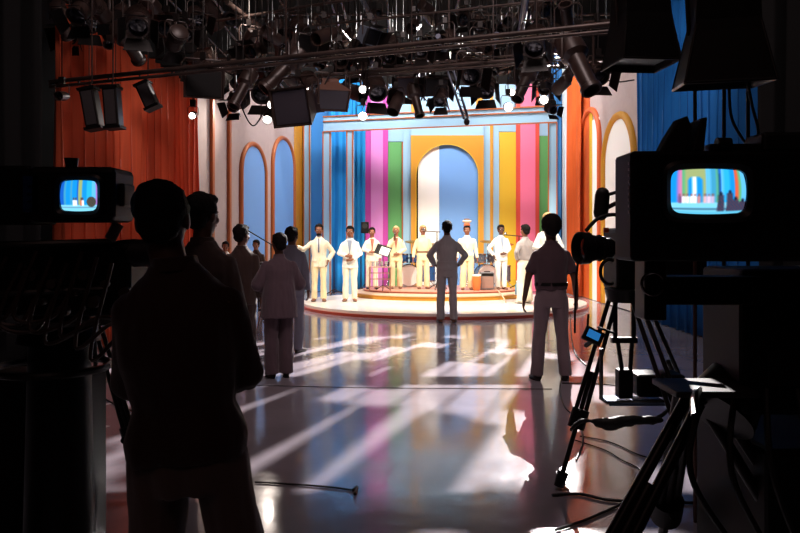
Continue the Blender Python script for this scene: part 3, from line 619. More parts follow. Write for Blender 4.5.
FX = [  # kind, px, py, d, direction, size, lit, top, label
 ('soft', 203, 83, 8.2, (.35, -.9, -.15), .36, 0, 3.6, 'large black softbox hanging left of the grey wall top'),
 ('par', 193, 115, 8.4, (.1, -1, -.35), .13, 1, 3.6, 'small lit spotlight hung under the large black softbox'),
 ('profile', 243, 88, 8.8, (-.35, -.4, -.9), .34, 0, 3.8, 'dark spotlight pointing down left of the lit lamp cluster'),
 ('fresnel', 236, 104, 9.0, (-.3, -.7, -.5), .22, 0, 3.8, 'small dark lamp tucked under the downward spotlight'),
 ('fresnel', 262, 92, 9.2, (.1, -.9, -.4), .36, 0, 3.9, 'round fronted dark spotlight left of the brightest left lamp'),
 ('par', 272, 105, 8.7, (.1, -1, -.12), .17, 1, 3.7, 'brightly lit round lamp left of the grey box light'),
 ('par', 268, 116, 9.0, (.05, -.8, -.6), .2, 1, 3.9, 'lit lamp facing down below the bright round one'),
 ('soft', 298, 106, 8.2, (-.5, -.85, -.25), .44, 0, 3.7, 'big grey square box light tilted towards the left'),
 ('profile', 284, 70, 8.6, (-.6, -.3, -.7), .42, 0, 3.7, 'dark long spotlight slanting above the grey box light'),
 ('soft', 331, 94, 8.6, (.15, -.6, -.8), .34, 0, 3.7, 'brown box light with open doors right of the grey one'),
 ('fresnel', 311, 86, 9.3, (.4, -.6, -.6), .34, 0, 3.8, 'dark spotlight wedged between the grey and brown box lights'),
 ('par', 353, 92, 9.6, (.7, -.5, -.3), .34, 0, 3.8, 'dark can with a wide dish beside the blue drape top'),
 ('par', 363, 90, 9.2, (.02, -1, -.1), .17, 1, 3.8, 'upper one of two lit lamps over the magenta stripe'),
 ('par', 363, 116, 9.0, (.02, -1, -.2), .18, 1, 3.8, 'lower one of two lit lamps over the magenta stripe'),
 ('fresnel', 376, 88, 9.8, (.2, -.6, -.6), .36, 0, 3.9, 'dark spotlight right of the two lit lamps over magenta'),
 ('par', 396, 104, 9.6, (-.3, -.5, -.8), .28, 0, 4.0, 'dark can hanging low over the green stripe'),
 ('flood', 408, 86, 9.8, (0, -.9, -.3), .32, 0, 4.0, 'red brown box light over the left side of the arch'),
 ('profile', 416, 100, 9.9, (.2, -.3, -.9), .3, 0, 4.0, 'narrow spotlight pointing straight down left of the boom'),
 ('flood', 436, 86, 10.2, (.1, -.8, -.5), .34, 0, 4.0, 'boxy lamp with a pale edge above the arch top'),
 ('fresnel', 441, 98, 10.4, (-.2, -.6, -.7), .24, 0, 4.0, 'small lamp hung low over the arch left of the boom'),
 ('profile', 473, 76, 10.2, (.3, -.5, -.6), .38, 0, 4.0, 'dark spotlight right of the slanting boom'),
 ('fresnel', 487, 88, 9.9, (-.2, -.8, -.5), .32, 0, 3.9, 'round dark spotlight above the yellow stripe'),
 ('par', 511, 93, 9.6, (-.02, -1, -.05), .16, 1, 3.9, 'upper lit lamp over the coral stripe'),
 ('par', 508, 107, 9.4, (-.05, -1, -.2), .2, 1, 3.9, 'lower lit lamp over the coral stripe'),
 ('profile', 525, 82, 9.8, (-.4, -.4, -.8), .38, 0, 3.9, 'dark spotlight pointing down left of the rightmost lit lamp'),
 ('par', 543, 100, 9.2, (-.05, -1, -.15), .19, 1, 3.9, 'rightmost lit lamp near the portal frame corner'),
 ('fresnel', 551, 109, 9.4, (.3, -.8, -.4), .16, 0, 3.9, 'tiny black lamp hanging at the portal frame corner'),
 ('fresnel', 535, 42, 8.2, (-.2, -.6, -.7), .34, 0, 3.7, 'glossy dark lamp above the long bar right of centre'),
 ('profile', 578, 62, 7.4, (.25, -.45, -.85), .46, 0, 3.6, 'large glossy spotlight pointing down over the orange drapes'),
 ('fresnel', 598, 74, 7.8, (.1, -.8, -.5), .26, 0, 3.7, 'dark lamp with open doors over the grey wall at right'),
 ('flood', 597, 46, 7.8, (-.2, -.8, -.5), .36, 0, 3.7, 'dark box light beside the near black softbox'),
 ('profile', 568, 26, 7.4, (-.2, -.5, .5), .3, 0, 3.9, 'shiny lamp standing up over the long bar at right'),
 ('par', 324, 36, 9.2, (-.5, -.6, -.4), .3, 0, 4.8, 'dark lamp high above the grey box light'),
 ('flood', 306, 44, 9.4, (.5, -.7, -.4), .34, 0, 4.8, 'square lamp with pale face high left of centre'),
 ('flood', 370, 36, 8.8, (.6, -.6, -.5), .26, 0, 4.8, 'blue grey box lamp above the long bar over the blue drapes'),
 ('par', 272, 36, 9.2, (-.6, -.5, .3), .26, 0, 4.8, 'tilted lamp with bright rim high at the left of centre'),
 ('profile', 480, 46, 9.0, (.3, -.8, -.4), .3, 0, 4.6, 'dark lamp cluster piece between the long bars at centre'),
 ('fresnel', 420, 50, 9.6, (.2, -.7, -.5), .24, 0, 4.6, 'dark lamp between the long bars left of centre'),
 ('par', 62, 96, 7.9, (0, -1, -.2), .17, 0, 3.5, 'small lamp at far left in front of the orange curtain'),
]
PLACED = []
def free(p, s): return all((p-q).length > (s+t)*.72 for q, t in PLACED)
FX.sort(key=lambda f: (not f[6], f[3]))
BOXC = {'big grey': mat('box_grey', (84, 76, 82), .5), 'brown box': mat('box_brown', (110, 78, 66), .5), 'red brown': mat('box_red_brown', (120, 74, 64), .5), 'blue grey': mat('box_blue_grey', (104, 112, 126), .4), 'square la': mat('box_pale', (120, 108, 104), .5)}
for k, px, py, d, dr, s, lit, top, lab in FX:
    d0 = d
    for t in range(16):
        if free(P(px, py, d), s): break
        d = d0+(t//2+1)*.14*(1 if t % 2 else -1)
    s2 = s*d/d0; PLACED.append((P(px, py, d), s2)); fixture(k, P(px, py, d), dr, s2, bool(lit), lab, top=top, body=BOXC.get(lab[:9]))
# strip lights against the orange curtain
for px, py, d, tilt, lab in ((92, 109, 7.6, .16, 'leftmost hanging black strip light against the orange curtain'), (113, 108, 7.6, .06, 'second hanging black strip light against the orange curtain'), (148, 96, 8.4, .42, 'tilted black strip light hanging alone against the orange curtain')):
    r = thing('strip_light', lab, 'stage light', P(px, py, d)); rot = Matrix.Rotation(tilt if px != 92 else .18, 3, 'Y').inverted() if px != 113 else Matrix.Rotation(-.08, 3, 'Y')
    hh = .42 if px != 148 else .30
    ww_ = .15
    bxo('housing', (0, 0, 0), (ww_, .16, hh), BLKM, r, bev=.012, rot=rot)
    for q in (-1, 1): bxo('end_cap', rot @ Vector((0, 0, q*hh/2)), (ww_+.03, .18, .03), BLACK, r, rot=rot)
    bxo('reflector', rot @ Vector((0, -.084, 0)), (ww_*.7, .01, hh*.85), mat('diffuser_dark', (64, 58, 60), .5), r, rot=rot)
    MB().tube([rot @ Vector((0, 0, hh/2)), (0, 0, hh/2+.08), (0, 0, ZC-r.location.z)], .008).build('hanger', RIG, r, True)
# clutter further back in the grid
for i in range(84):
    px = 198+i*5.5+random.uniform(-5, 5); py = random.uniform(46, 88) if i % 3 else random.uniform(10, 50)
    if i >= 70: px = 62+(i-70)*9.5; py = random.uniform(8, 48)
    dr = Vector((random.uniform(-.7, .7), random.choice((-1, -1, 1)), random.uniform(-1.1, -.2))); s_ = random.uniform(.24, .38); kk = random.choice(('fresnel', 'par', 'profile', 'fresnel'))
    for t in range(25):
        q = P(px, py, random.uniform(9.4, 11.8) if i < 70 else random.uniform(7.6, 9.5))
        if free(q, s_): PLACED.append((q, s_)); kn = {'fresnel': 'dark flapped spotlight', 'par': 'dark plain can lamp', 'profile': 'dark long barrelled lamp'}[kk]; zn = 'over the orange curtain' if px < 196 else 'above the grey arched flat' if px < 300 else 'above the blue drapes and magenta stripe' if px < 388 else 'above the golden arch' if px < 485 else 'above the coral stripe' if px < 560 else 'above the orange drapes'; hi = 'high up' if py < 46 else 'low down'; fixture(kk, q, dr, s_, False, kn+' '+hi+' '+zn, kn+' '+hi+' '+zn); break
for i in range(34):
    x = -4+8.2*i/34+random.uniform(-.1, .1); y = random.uniform(8.6, 11.8)
    pipe('hanger_rod', 'thin vertical hanger rod in the lighting grid', (x, y, random.uniform(4.3, 5.0)), (x, y, ZC), .006, BLKM, 'thin hanger rods', 'hanger rod')
for i in range(26):
    q1, t1 = random.choice(PLACED); near = sorted(PLACED, key=lambda e: (e[0]-q1).length)[1:6]; q2, t2 = random.choice(near)
    a = q1+Vector((0, 0, t1*.8)); b2 = q2+Vector((0, 0, t2*.8)); sag = random.uniform(.12, .4)
    tag(MB().tube(bez([a, a*.7+b2*.3-Vector((0, 0, sag*.8)), a*.4+b2*.6-Vector((0, 0, sag)), b2], 7), .009, 6).build('looped_cable', BLKM if i % 3 else RIG, None, True), 'cable sagging in a loop between the lamps of the grid', 'cable', 'looped cables in the grid')
# near hanging softboxes at upper right
def near_soft(label, c, w_, h_, dp, flare, rz, rx):
    r = thing('softbox', label, 'stage light', c, rz); q = lambda a, b2, z, y: [Vector((x*a/2, y+0*x, z+t*b2/2)) for x, t in ((-1, -1), (1, -1), (1, 1), (-1, 1))]
    b = MB(); b.M = Matrix.Rotation(rx, 4, 'X')
    R_ = lambda a, dd, z: [Vector((x*a/2, t*dd/2, z)) for x, t in ((-1, -1), (1, -1), (1, 1), (-1, 1))]
    b.loft([R_(w_*.8, dp*.7, h_/2), R_(w_*.86, dp*.8, h_*.1), R_(w_*.9, dp*.85, 0), R_(w_*flare, dp*flare, -h_/2), R_(w_*flare*.95, dp*flare*.95, -h_/2), R_(w_*.8, dp*.8, -h_*.2)])
    b.build('fabric_shell', BLACK, r); e = MB(); e.M = b.M; wf, df = w_*flare/2, dp*flare/2
    e.tube([(-wf, -df, -h_/2), (wf, -df, -h_/2), (wf, df, -h_/2), (-wf, df, -h_/2), (-wf, -df, -h_/2)], .008, 6); e.build('rim', BLKM, r)
    for s1 in (-1, 1):
        for s2 in (-1, 1): e = MB(); e.M = b.M; e.cyl((s1*w_*.41, s2*dp*.38, h_*.1), (s1*wf, s2*df, -h_/2), .007); e.build('corner_rib', BLKM, r)
    e = MB(); e.M = b.M; e.box((0, 0, -h_*.42), (w_*flare*.92, dp*flare*.92, .008)); e.build('diffuser', mat('diffuser_black', (20, 17, 18), .5), r)
    e = MB(); e.tube([(-w_*.45, 0, 0), (-w_*.5, 0, h_*.6), (0, 0, h_*.75), (w_*.5, 0, h_*.6), (w_*.45, 0, 0)], .012); e.cyl((0, 0, h_*.75), (0, 0, ZC-c[2]), .018); e.build('yoke', BLKM, r, True)
near_soft('large black softbox hanging in front of the blue curtain top', P(640, 26, 4.6), .34, .5, .34, 1.08, .1, 0)
near_soft('big black softbox with slanted rim hanging above the large viewfinder', P(722, 34, 3.6), .34, .5, .42, 1.18, -.25, .12)
for px, y0_, y1_, lab in ((695, 88, 148, 'dark pole between the tilted softbox and viewfinder top'), (724, 84, 146, 'cable pole in the middle below the tilted softbox'), (748, 80, 146, 'rightmost pole below the tilted softbox')):
    pipe('stand_pole', lab, P(px, y0_, 3.9), (P(px, y0_, 3.9).x, 3.9, 0), .010, BLKM if px != 695 else mat('brown_pole', (84, 50, 40), .5), cat='pole')
tag(MB().tube(bez([P(729, 84, 3.8), P(731, 115, 3.8), P(740, 135, 3.8), P(752, 150, 3.8)]), .008).build('hanging_cable', RUB, None, True), 'black cable curving down beside the middle pole', 'cable')
tag(MB().tube(bez([P(747, 78, 3.75), P(752, 105, 3.75), P(758, 130, 3.75), P(756, 150, 3.75)]), .008).build('hanging_cable', RUB, None, True), 'black cable curving down at the rightmost pole', 'cable')
tag(MB().tube(bez([P(600, 77, 8), P(615, 82, 8), P(634, 80, 8.2)]), .008, 6).build('hanging_cable', RUB, None, True), 'thin cables drooping over the grey wall beside the softbox', 'cable')

# raking back light fixture, and an added plate cutting its beam into floor streaks
bd = (Vector((-.3, 7.2, 0))-BK).normalized()
fixture('fresnel', BK-bd*.22, bd, .34, False, 'lamp high at the back right that rakes light over the floor', top=7.4)
ck = thing('added_gobo', 'added slotted plate breaking the high back lamp beam into streaks', 'added light shaper', BK+bd*1.1)
sd_ = bd.cross(Vector((0, 0, 1))).normalized(); M = Matrix((sd_, sd_.cross(bd), bd)).transposed().to_4x4(); g = MB(); g.M = M
rr_ = random.Random(11)
for j in range(33):
    x0_ = -.60+j*.0375; y = -.46+rr_.uniform(-.05, .05); g.box((x0_, 0, 0), (.003, .95, .003))
    while y < .44:
        L = rr_.uniform(.04, .17)
        g.box((x0_+rr_.uniform(-.012, .012), min(y+L/2, .47-L/2), 0), (.0375*rr_.uniform(.6, 1.3), L, .003), Matrix.Rotation(rr_.uniform(-.12, .12), 3, 'Z'))
        y += L+rr_.choice((0, .03, .07, .12))
g.box((-.63, 0, 0), (.03, .96, .006)); g.box((.63, 0, 0), (.03, .96, .006)); g.box((0, .475, 0), (1.28, .03, .006)); g.box((0, -.475, 0), (1.28, .03, .006))
g.build('slotted_plate', BLKM, ck); MB().cyl(M @ Vector((0, .47, 0)), (0, 0, ZC-ck.location.z), .012).build('hanger', RIG, ck, True)

# ------------------------------------------------------------------ instruments and stands on the stage
def mic_stand(label, p, h, boom=None, head=True):
    r = thing('microphone_stand', label, 'microphone stand', p)
    m = MB()
    for k in range(3): a = 2*pi*k/3+.3; m.cyl((0, 0, .14), (.26*cos(a), .26*sin(a), .012), .012)
    m.build('tripod_feet', BLKM, r, True); MB().cyl((0, 0, .02), (0, 0, h), .012).build('pole', BLKM, r, True)
    e = Vector((0, 0, h))
    if boom: b2 = Vector(boom); MB().cyl(e-b2*.25, e+b2, .011).build('boom_arm', BLKM, r, True); e = e+b2
    mm = MB().cyl(e, e+Vector((0, -.12, .03)), .02).build('microphone', BLACK, r, True); MB().ell(e+Vector((0, -.14, .035)), (.035, .04, .035), 8).build('grille', STEEL, mm, True)
mic_stand('microphone stand with crossbar left of the man facing the stage', flo(437, 17.3, .27), 1.38, (-.32, 0, .02))
mic_stand('microphone stand with long level boom beside the performer in glasses', flo(519, 17.4, .27), 1.28, (-.36, -.05, .03))
mic_stand('thin microphone stand before the bright blue drape, left one', flo(334, 17.6, .11), 1.0)
mic_stand('thin microphone stand before the cyan drape, right one', flo(361, 18.1, .11), 1.1)
mic_stand('boom microphone stand at the left between the arches and the mauve coat', flo(271, 13.0), 1.4, (-.42, 0, .25))
sp = thing('speaker', 'small black speaker on a pole behind the performer with brown scarf', 'speaker', flo(365, 18.75, .11))
MB().cyl((0, 0, .02), (0, 0, 1.55), .016).build('pole', BLKM, sp, True); bxo('cabinet', (0, 0, 1.66), (.2, .18, .3), BLACK, sp, bev=.02); MB().cyl((0, -.085, 1.7), (0, -.1, 1.7), .07).build('cone', RUB, sp, True)
m = MB()
for k in range(3): a = 2*pi*k/3; m.cyl((0, 0, .2), (.25*cos(a), .25*sin(a), .01), .011)
m.build('tripod_feet', BLKM, sp)
ms = thing('music_stand', 'black music stand with white sheet beside the wire table', 'music stand', flo(383, 16.95, .27))
MB().cyl((0, 0, .02), (0, 0, .84), .012).build('pole', BLKM, ms, True); rt = Matrix.Rotation(-.5, 3, 'X') @ Matrix.Rotation(.35, 3, 'Y')
bxo('desk', (0, 0, .94), (.36, .015, .26), BLACK, ms, rot=rt); bxo('paper', (.04, -.02, .92), (.22, .004, .2), PAL['white'], ms, rot=rt, label='white sheet of paper')
m = MB()
for k in range(3): a = 2*pi*k/3+.5; m.cyl((0, 0, .12), (.2*cos(a), .2*sin(a), .01), .010)
m.build('tripod_feet', BLKM, ms)
wt = thing('wire_table', 'low wire frame table with a reddish top before the scarf wearing performer', 'table', flo(380, 16.75, .27))
WIRE = mat('copper_wire', (170, 120, 104), .35, .6)
bxo('table_top', (0, 0, .56), (.5, .3, .02), mat('top_rose_brown', (176, 128, 118), .3), wt, bev=.004)
for sx in (-1, 1):
    for sy in (-1, 1): MB().cyl((sx*.24, sy*.14, 0), (sx*.24, sy*.14, .55), .010).build('leg', WIRE, wt, True)
m = MB()
for z in (.1, .28, .42):
    for sy in (-1, 1): m.cyl((-.24, sy*.14, z), (.24, sy*.14, z), .006, n=6)
    for sx in (-1, 1): m.cyl((sx*.24, -.14, z), (sx*.24, .14, z), .006, n=6)
for i in range(7): m.cyl((-.24+.08*i, -.14, .1), (-.24+.08*i, -.14, .42), .004, n=6)
m.build('wire_lattice', WIRE, wt)
for i in range(4): tag(MB().lathe([(.028, 0), (.032, .01), (.036, .12), (.032, .12), (.028, .015)], 14, Matrix.Translation(Vector(wt.location)+Vector((-.16+.1*i, .02, .571)))).build('drinking_glass', mat('glassware', (220, 215, 215), .1, trans=.7), None, True), 'small clear glass standing in a row on the wire table', 'glass', 'glasses on the wire table')
def drum(mb_root, name, c, r, h, m, axis='Z', head=PAL['white']):
    M = Matrix.Translation(c) @ (Matrix.Rotation(pi/2, 4, 'X') if axis == 'Y' else Matrix())
    s_ = MB().lathe([(r, -h/2), (r, h/2)], 28, M).build(name, m, mb_root, True)
    MB().lathe([(r*.97, h/2), (r*.97, h/2+.006)], 28, M).build('drum_head', head, s_, True)
    q = MB()
    for z in (-h/2, h/2): q.lathe([(r+.012, z-.015), (r+.012, z+.015), (r-.004, z+.015), (r-.004, z-.015)], 28, M)
    for k in range(8): a = 2*pi*k/8; q.box(M @ Vector(((r+.01)*cos(a), (r+.01)*sin(a), 0)), (.015, .015, .05))
    q.build('hoops', CHROME, s_)
def drum_kit(label, p, col, rz=0):
    r = thing('drum_kit', label, 'drum kit', p, rz); m = mat('drum_'+col[0], col[1], .25, coat=.4)
    drum(r, 'bass_drum', (0, 0, .29), .27, .36, m, 'Y'); drum(r, 'tom', (-.17, -.05, .72), .15, .2, m); drum(r, 'tom', (.17, -.05, .72), .15, .2, m); drum(r, 'floor_tom', (.47, .12, .33), .2, .38, m); drum(r, 'snare', (-.45, .12, .55), .17, .12, CHROME)
    for x, z, y in ((-.5, 1.02, -.1), (.5, 1.08, -.05), (.1, 1.14, .2)):
        cy = MB().lathe([(.02, .02), (.05, .015), (.2, -.006), (.2, -.010), (.05, .008)], 28, Matrix.Translation((x, y, z)) @ Matrix.Rotation(.2, 4, 'X')).build('cymbal', mat('brass', (204, 166, 84), .25, .9), r, True)
        q = MB().cyl((x, y, .05), (x, y, z), .011)
        for k in range(3): a = 2*pi*k/3; q.cyl((x, y, .18), (x+.16*cos(a), y+.16*sin(a), .012), .009)
        q.build('cymbal_stand', CHROME, r, True)
    q = MB()
    for x, y in ((.3, .12), (.64, .12), (.47, .3)): q.cyl((x, y, 0), (x, y, .3), .008)
    q.cyl((-.45, .12, 0), (-.45, .12, .5), .013); q.cyl((-.17, 0, .5), (-.17, 0, .72), .012); q.cyl((.17, 0, .5), (.17, 0, .72), .012); q.build('drum_hardware', CHROME, r, True)
drum_kit('blue drum kit seen between the sandy haired and jumpsuit performers', flo(409, 18.25, .27), ('blue', (40, 88, 150)))
drum_kit('dark grey drum kit between the headpiece performer and the one in glasses', flo(486, 18.2, .27), ('grey', (84, 90, 104)), .15)
cg = thing('conga_drum', 'small orange conga drum right beside the headpiece performer', 'drum', flo(476.5, 16.9, .27))
MB().lathe([(.07, 0), (.08, .02), (.11, .2), (.10, .34), (.095, .36)], 24).build('shell', mat('drum_orange', (216, 120, 60), .35), cg, True); MB().lathe([(.10, .34), (.104, .36), (.104, .375), (.02, .38)], 24).build('drum_head', PAL['white'], cg, True)
am = thing('amplifier', 'grey amplifier box standing left of the performer in dark glasses', 'amplifier', flo(487, 17.1, .27))
bxo('cabinet', (0, 0, .22), (.32, .24, .4), mat('amp_grey', (110, 106, 108), .6, bump=.3, bscale=90), am, bev=.015); bxo('grille_cloth', (0, -.124, .19), (.27, .01, .27), mat('amp_cloth', (150, 120, 110), .9), am); bxo('control_panel', (0, -.124, .37), (.27, .01, .06), BLKM, am); bxo('handle', (0, 0, .435), (.14, .03, .02), RUB, am)
bt = thing('water_bottle', 'blue tinted water bottle on the riser edge at the right', 'bottle', flo(517, 16.35, .22))
MB().lathe([(.04, 0), (.045, .02), (.045, .2), (.018, .26), (.018, .29)], 18).build('bottle_body', mat('bottle_blue', (130, 190, 220), .1, trans=.5), bt, True); MB().cyl((0, 0, .288), (0, 0, .315), .02).build('bottle_cap', PAL['white'], bt, True)
for i, (pts, lab) in enumerate((([(488, 285, .275), (497, 290, .275), (503, 297, .225), (506, 303, .115)], 'pale cable running down the riser steps at right'), ([(470, 287, .275), (480, 289, .275), (496, 288, .275), (512, 290, .275)], 'pale cable lying on the upper riser'))):
    tag(MB().tube(bez([PZ2 for PZ2 in [Vector(((px-CX)/F*((EYE-z)*F/(py-HY)), (EYE-z)*F/(py-HY), z+.004)) for px, py, z in pts]], 6), .012, 6).build('stage_cable', mat('cable_cream', (206, 176, 150), .6), None, True), lab, 'cable')
rk = thing('equipment_rack', 'narrow equipment rack with pale blue panels behind the brown suited man', 'equipment rack', flo(266, 11.8))
bxo('cabinet', (0, .1, .72), (.24, .3, .8), BLKM, rk, bev=.01)
for k in range(5): bxo('rack_panel', (0, -.055, .42+.15*k), (.21, .012, .11), mat('rack_blue', (120, 150, 180), .35, .3, var=.3, scale=20), rk)
for sx in (-1, 1):
    for sy in (-1, 1): MB().cyl((sx*.14, .1+sy*.16, 0), (sx*.07, .1+sy*.1, .33), .012).build('leg', STEEL, rk, True)

# ------------------------------------------------------------------ screens
def tv_paint(u, v, kind):
    # u right, v up, 0..1
    def band(lst):
        for x1, c in lst:
            if u < x1: return c
        return lst[-1][1]
    C = dict(b=(20, 140, 225), c=(40, 170, 235), d=(20, 90, 190), m=(150, 110, 190), p=(200, 120, 170), g=(90, 170, 120), y=(150, 165, 110), w=(225, 240, 255), l=(90, 180, 235), o=(215, 90, 60), t=(60, 150, 190))
    if kind == 'R':
        col = C[band([(.08, 'b'), (.11, 'm'), (.15, 'p'), (.19, 'g'), (.23, 'y'), (.28, 'b'), (.34, 'w'), (.42, 'b'), (.46, 'y'), (.53, 'l'), (.6, 't'), (.63, 'g'), (.66, 'd'), (.7, 'l'), (.78, 'c'), (.85, 'b'), (.9, 'o'), (.94, 'g'), (1.1, 'l')])]
        if .2 < u < .46 and v > .82: col = C['y']
        if ((u-.325)/.11)**2+((v-.65)/.2)**2 > 1 and .22 < u < .44 and .65 < v < .85: col = C['y']
        if v < .26: col = (120, 200, 225) if not (.09 < v < .13) else (60, 110, 140)
        if v < .06: col = (90, 180, 215)
        for i, (x, c) in enumerate(((.17, (230, 235, 240)), (.22, (240, 230, 235)), (.27, (235, 240, 250)), (.32, (240, 235, 235)), (.37, (200, 130, 130)), (.45, (215, 170, 185)), (.5, (235, 190, 210)), (.55, (190, 170, 200)), (.12, (110, 80, 120)))):
            if abs(u-x) < .021 and .24 < v < .40: col = c
            if abs(u-x) < .011 and .40 <= v < .45: col = (130, 80, 80)
        for x, top, w_ in ((.66, .42, .05), (.78, .46, .05), (.86, .32, .05), (.96, .28, .06)):
            if abs(u-x) < w_*(1-.4*v) and .06 < v < top: col = (30, 60, 90) if (int(u*60)+int(v*40)) % 3 else (120, 50, 60)
            if ((u-x)/.02)**2+((v-top-.03)/.04)**2 < 1: col = (24, 30, 50)
        if abs(u-.64) < .006 and v > .2 and v < .9: col = (20, 50, 60)
    else:
        col = C[band([(.1, 'd'), (.16, 't'), (.28, 'b'), (.34, 't'), (.46, 'b'), (.5, 'd'), (.6, 'y'), (.72, 'b'), (.85, 'c'), (.95, 'l'), (1.1, 'm')])]
        if v < .2: col = (120, 200, 225) if not (.1 < v < .13) else (90, 130, 160)
        for x, c in ((.38, (240, 240, 240)), (.44, (220, 230, 240)), (.58, (200, 110, 90)), (.62, (230, 230, 235))):
            if abs(u-x) < .03 and .17 < v < .36: col = c
            if abs(u-x) < .018 and .36 <= v < .44: col = (80, 70, 80)
        if ((u-.84)/.12)**2+((v-.3)/.17)**2 < 1: col = (30, 70, 60) if (int(u*50)+int(v*30)) % 3 else (140, 60, 60)
    return col
scm = bpy.data.materials.new('screen_picture'); scm.use_nodes = True; nt = scm.node_tree; b = nt.nodes['Principled BSDF']
at_ = nt.nodes.new('ShaderNodeVertexColor'); at_.layer_name = 'picture'; nt.links.new(at_.outputs[0], b.inputs['Emission Color']); b.inputs['Emission Strength'].default_value = 1.5
b.inputs['Base Color'].default_value = (.01, .01, .012, 1); b.inputs['Roughness'].default_value = .15
def screen(w_, h_, kind, parent, loc, bulge=.012, tilt=0):
    nx, nz = 110, 72; vs = []; uv = []
    for j in range(nz+1):
        for i in range(nx+1):
            u, v = i/nx*2-1, j/nz*2-1
            # squircle outline
            k = (1-.09*v*v*abs(u)**3); k2 = (1-.09*u*u*abs(v)**3)
            x, z = u*k*w_/2, v*k2*h_/2; vs.append((x, -bulge*(1-.5*u*u-.5*v*v), z)); uv.append((i/nx, j/nz))
    o = MB().add(vs, [(j*(nx+1)+i, j*(nx+1)+i+1, (j+1)*(nx+1)+i+1, (j+1)*(nx+1)+i) for j in range(nz) for i in range(nx)]).build('screen', scm, parent, True, label='lit screen showing the stage in blue tones')
    ca = o.data.color_attributes.new('picture', 'FLOAT_COLOR', 'POINT')
    for q, (a, c) in enumerate(uv):
        cs = [tv_paint(min(1, max(0, a+dx)), min(1, max(0, c+dy)), kind) for dx in (-.012, -.004, .004, .012) for dy in (-.015, 0, .015)]; r_ = srgb(*[sum(q_[k_] for q_ in cs)/12 for k_ in range(3)])
        ca.data[q].color = (r_[0], r_[1], r_[2], 1)
    o.location = loc; return o
def bezel(w_, h_, wd, dp, m, parent, loc, name='bezel'):
    n = 48; rg = []
    def sq(a, b2, y):
        out = []
        for j in range(n):
            t = 2*pi*j/n; out.append(Vector((a/2*math.copysign(abs(cos(t))**.38, cos(t)), y, b2/2*math.copysign(abs(sin(t))**.38, sin(t)))))
        return out
    mb = MB().loft([sq(w_+wd, h_+wd, 0), sq(w_+wd, h_+wd, -dp), sq(w_+wd*.6, h_+wd*.6, -dp*1.25), sq(w_, h_, -dp*.8), sq(w_*.985, h_*.985, -.0)], cap=False)
    o = mb.build(name, m, parent, True); o.location = loc; return o

# ------------------------------------------------------------------ near TV camera at the right
NB = Vector((1.0, 2.4, 0)); cc = thing('television_camera', 'huge black television camera with the large lit viewfinder, nearest at right', 'camera', NB)
L = lambda x, y, z: Vector((x, y, z))-NB
MB().box(L(.985, 2.2, 1.638), (.61, .17, .326)).build('viewfinder_housing', BLACK, cc, bev=.012)
sx_, sz_ = (708.5-CX)/F*2.1, EYE-(191.5-HY)/F*2.1
bezel(.222, .133, .05, .02, BLKM, cc, L(sx_, 2.113, sz_)); screen(.221, .132, 'R', cc, L(sx_, 2.108, sz_))
m = MB()
for k in range(9): m.box(L(.679, 2.135, 1.765-.018*k), (.003, .010, .008))
m.build('vent_slots', mat('vent_grey', (120, 110, 110), .5), cc)
m = MB(); m.add([L(.86, 2.2, 1.80), L(.93, 2.2, 1.80), L(.93, 2.34, 1.80), L(.86, 2.34, 1.80), L(.79, 2.2, 1.81), L(.80, 2.2, 1.86), L(.87, 2.2, 1.905), L(.885, 2.2, 1.80)], [(4, 5, 6, 7)])
MB().prism([(p.x, p.z) for p in (L(.785, 0, 1.802), L(.81, 0, 1.85), L(.845, 0, 1.905), L(.872, 0, 1.915), L(.885, 0, 1.88), L(.865, 0, 1.803))], -.22, -.17).build('sun_shade', RUB, cc, bev=.004)
MB().prism([(p.x, p.z) for p in (L(.868, 0, 1.802), L(.895, 0, 1.90), L(.915, 0, 1.905), L(.905, 0, 1.803))], -.26, -.12).build('shade_bracket', RUB, cc, bev=.004)
MB().box(L(1.03, 2.2, 1.815), (.2, .08, .025)).build('top_rail', BLKM, cc, bev=.004); MB().cyl(L(.95, 2.16, 1.825), L(.99, 2.16, 1.825), .02).build('knob', BLKM, cc, True); MB().box(L(1.17, 2.2, 1.83), (.18, .12, .06)).build('top_box', RUB, cc, bev=.01)
MB().box(L(.80, 2.3, 1.38), (.07, .1, .19)).build('viewfinder_post', BLKM, cc, bev=.006)
MB().box(L(1.0, 2.35, 1.375), (.32, .12, .09)).build('neck_block', BLACK, cc, bev=.006)
MB().box(L(1.51, 2.52, 1.2), (.78, .32, .48)).build('camera_body', BLACK, cc, bev=.02)
for i in range(5): MB().cyl(L(1.2+.12*i, 2.365, 1.3-.03*(i % 2)), L(1.2+.12*i, 2.335, 1.3-.03*(i % 2)), .02).build('dial', BLKM, cc, True)
MB().box(L(1.45, 2.355, 1.12), (.5, .01, .12)).build('control_panel', BLKM, cc, bev=.003)
MB().tube([L(.79+.035*cos(t), 2.25, 1.40+.035*sin(t)) for t in [pi*.15+pi*1.7*i/18 for i in range(19)]], .005, 8).build('grab_ring', STEEL, cc, True)
MB().cyl(L(1.2, 2.55, 1.04), L(1.1, 2.5, .93), .10, .13, 28).build('pan_head', BLKM, cc, True)
MB().tube(bez([L(.98, 2.35, 1.05), L(.86, 2.1, 1.08), L(.80, 1.95, 1.06)]), .012).build('pan_handle', BLKM, cc, True)
MB().box(L(.99, 2.35, 1.055), (.26, .22, .02)).build('tray', mat('tray_grey', (34, 32, 34), .45), cc, bev=.004)
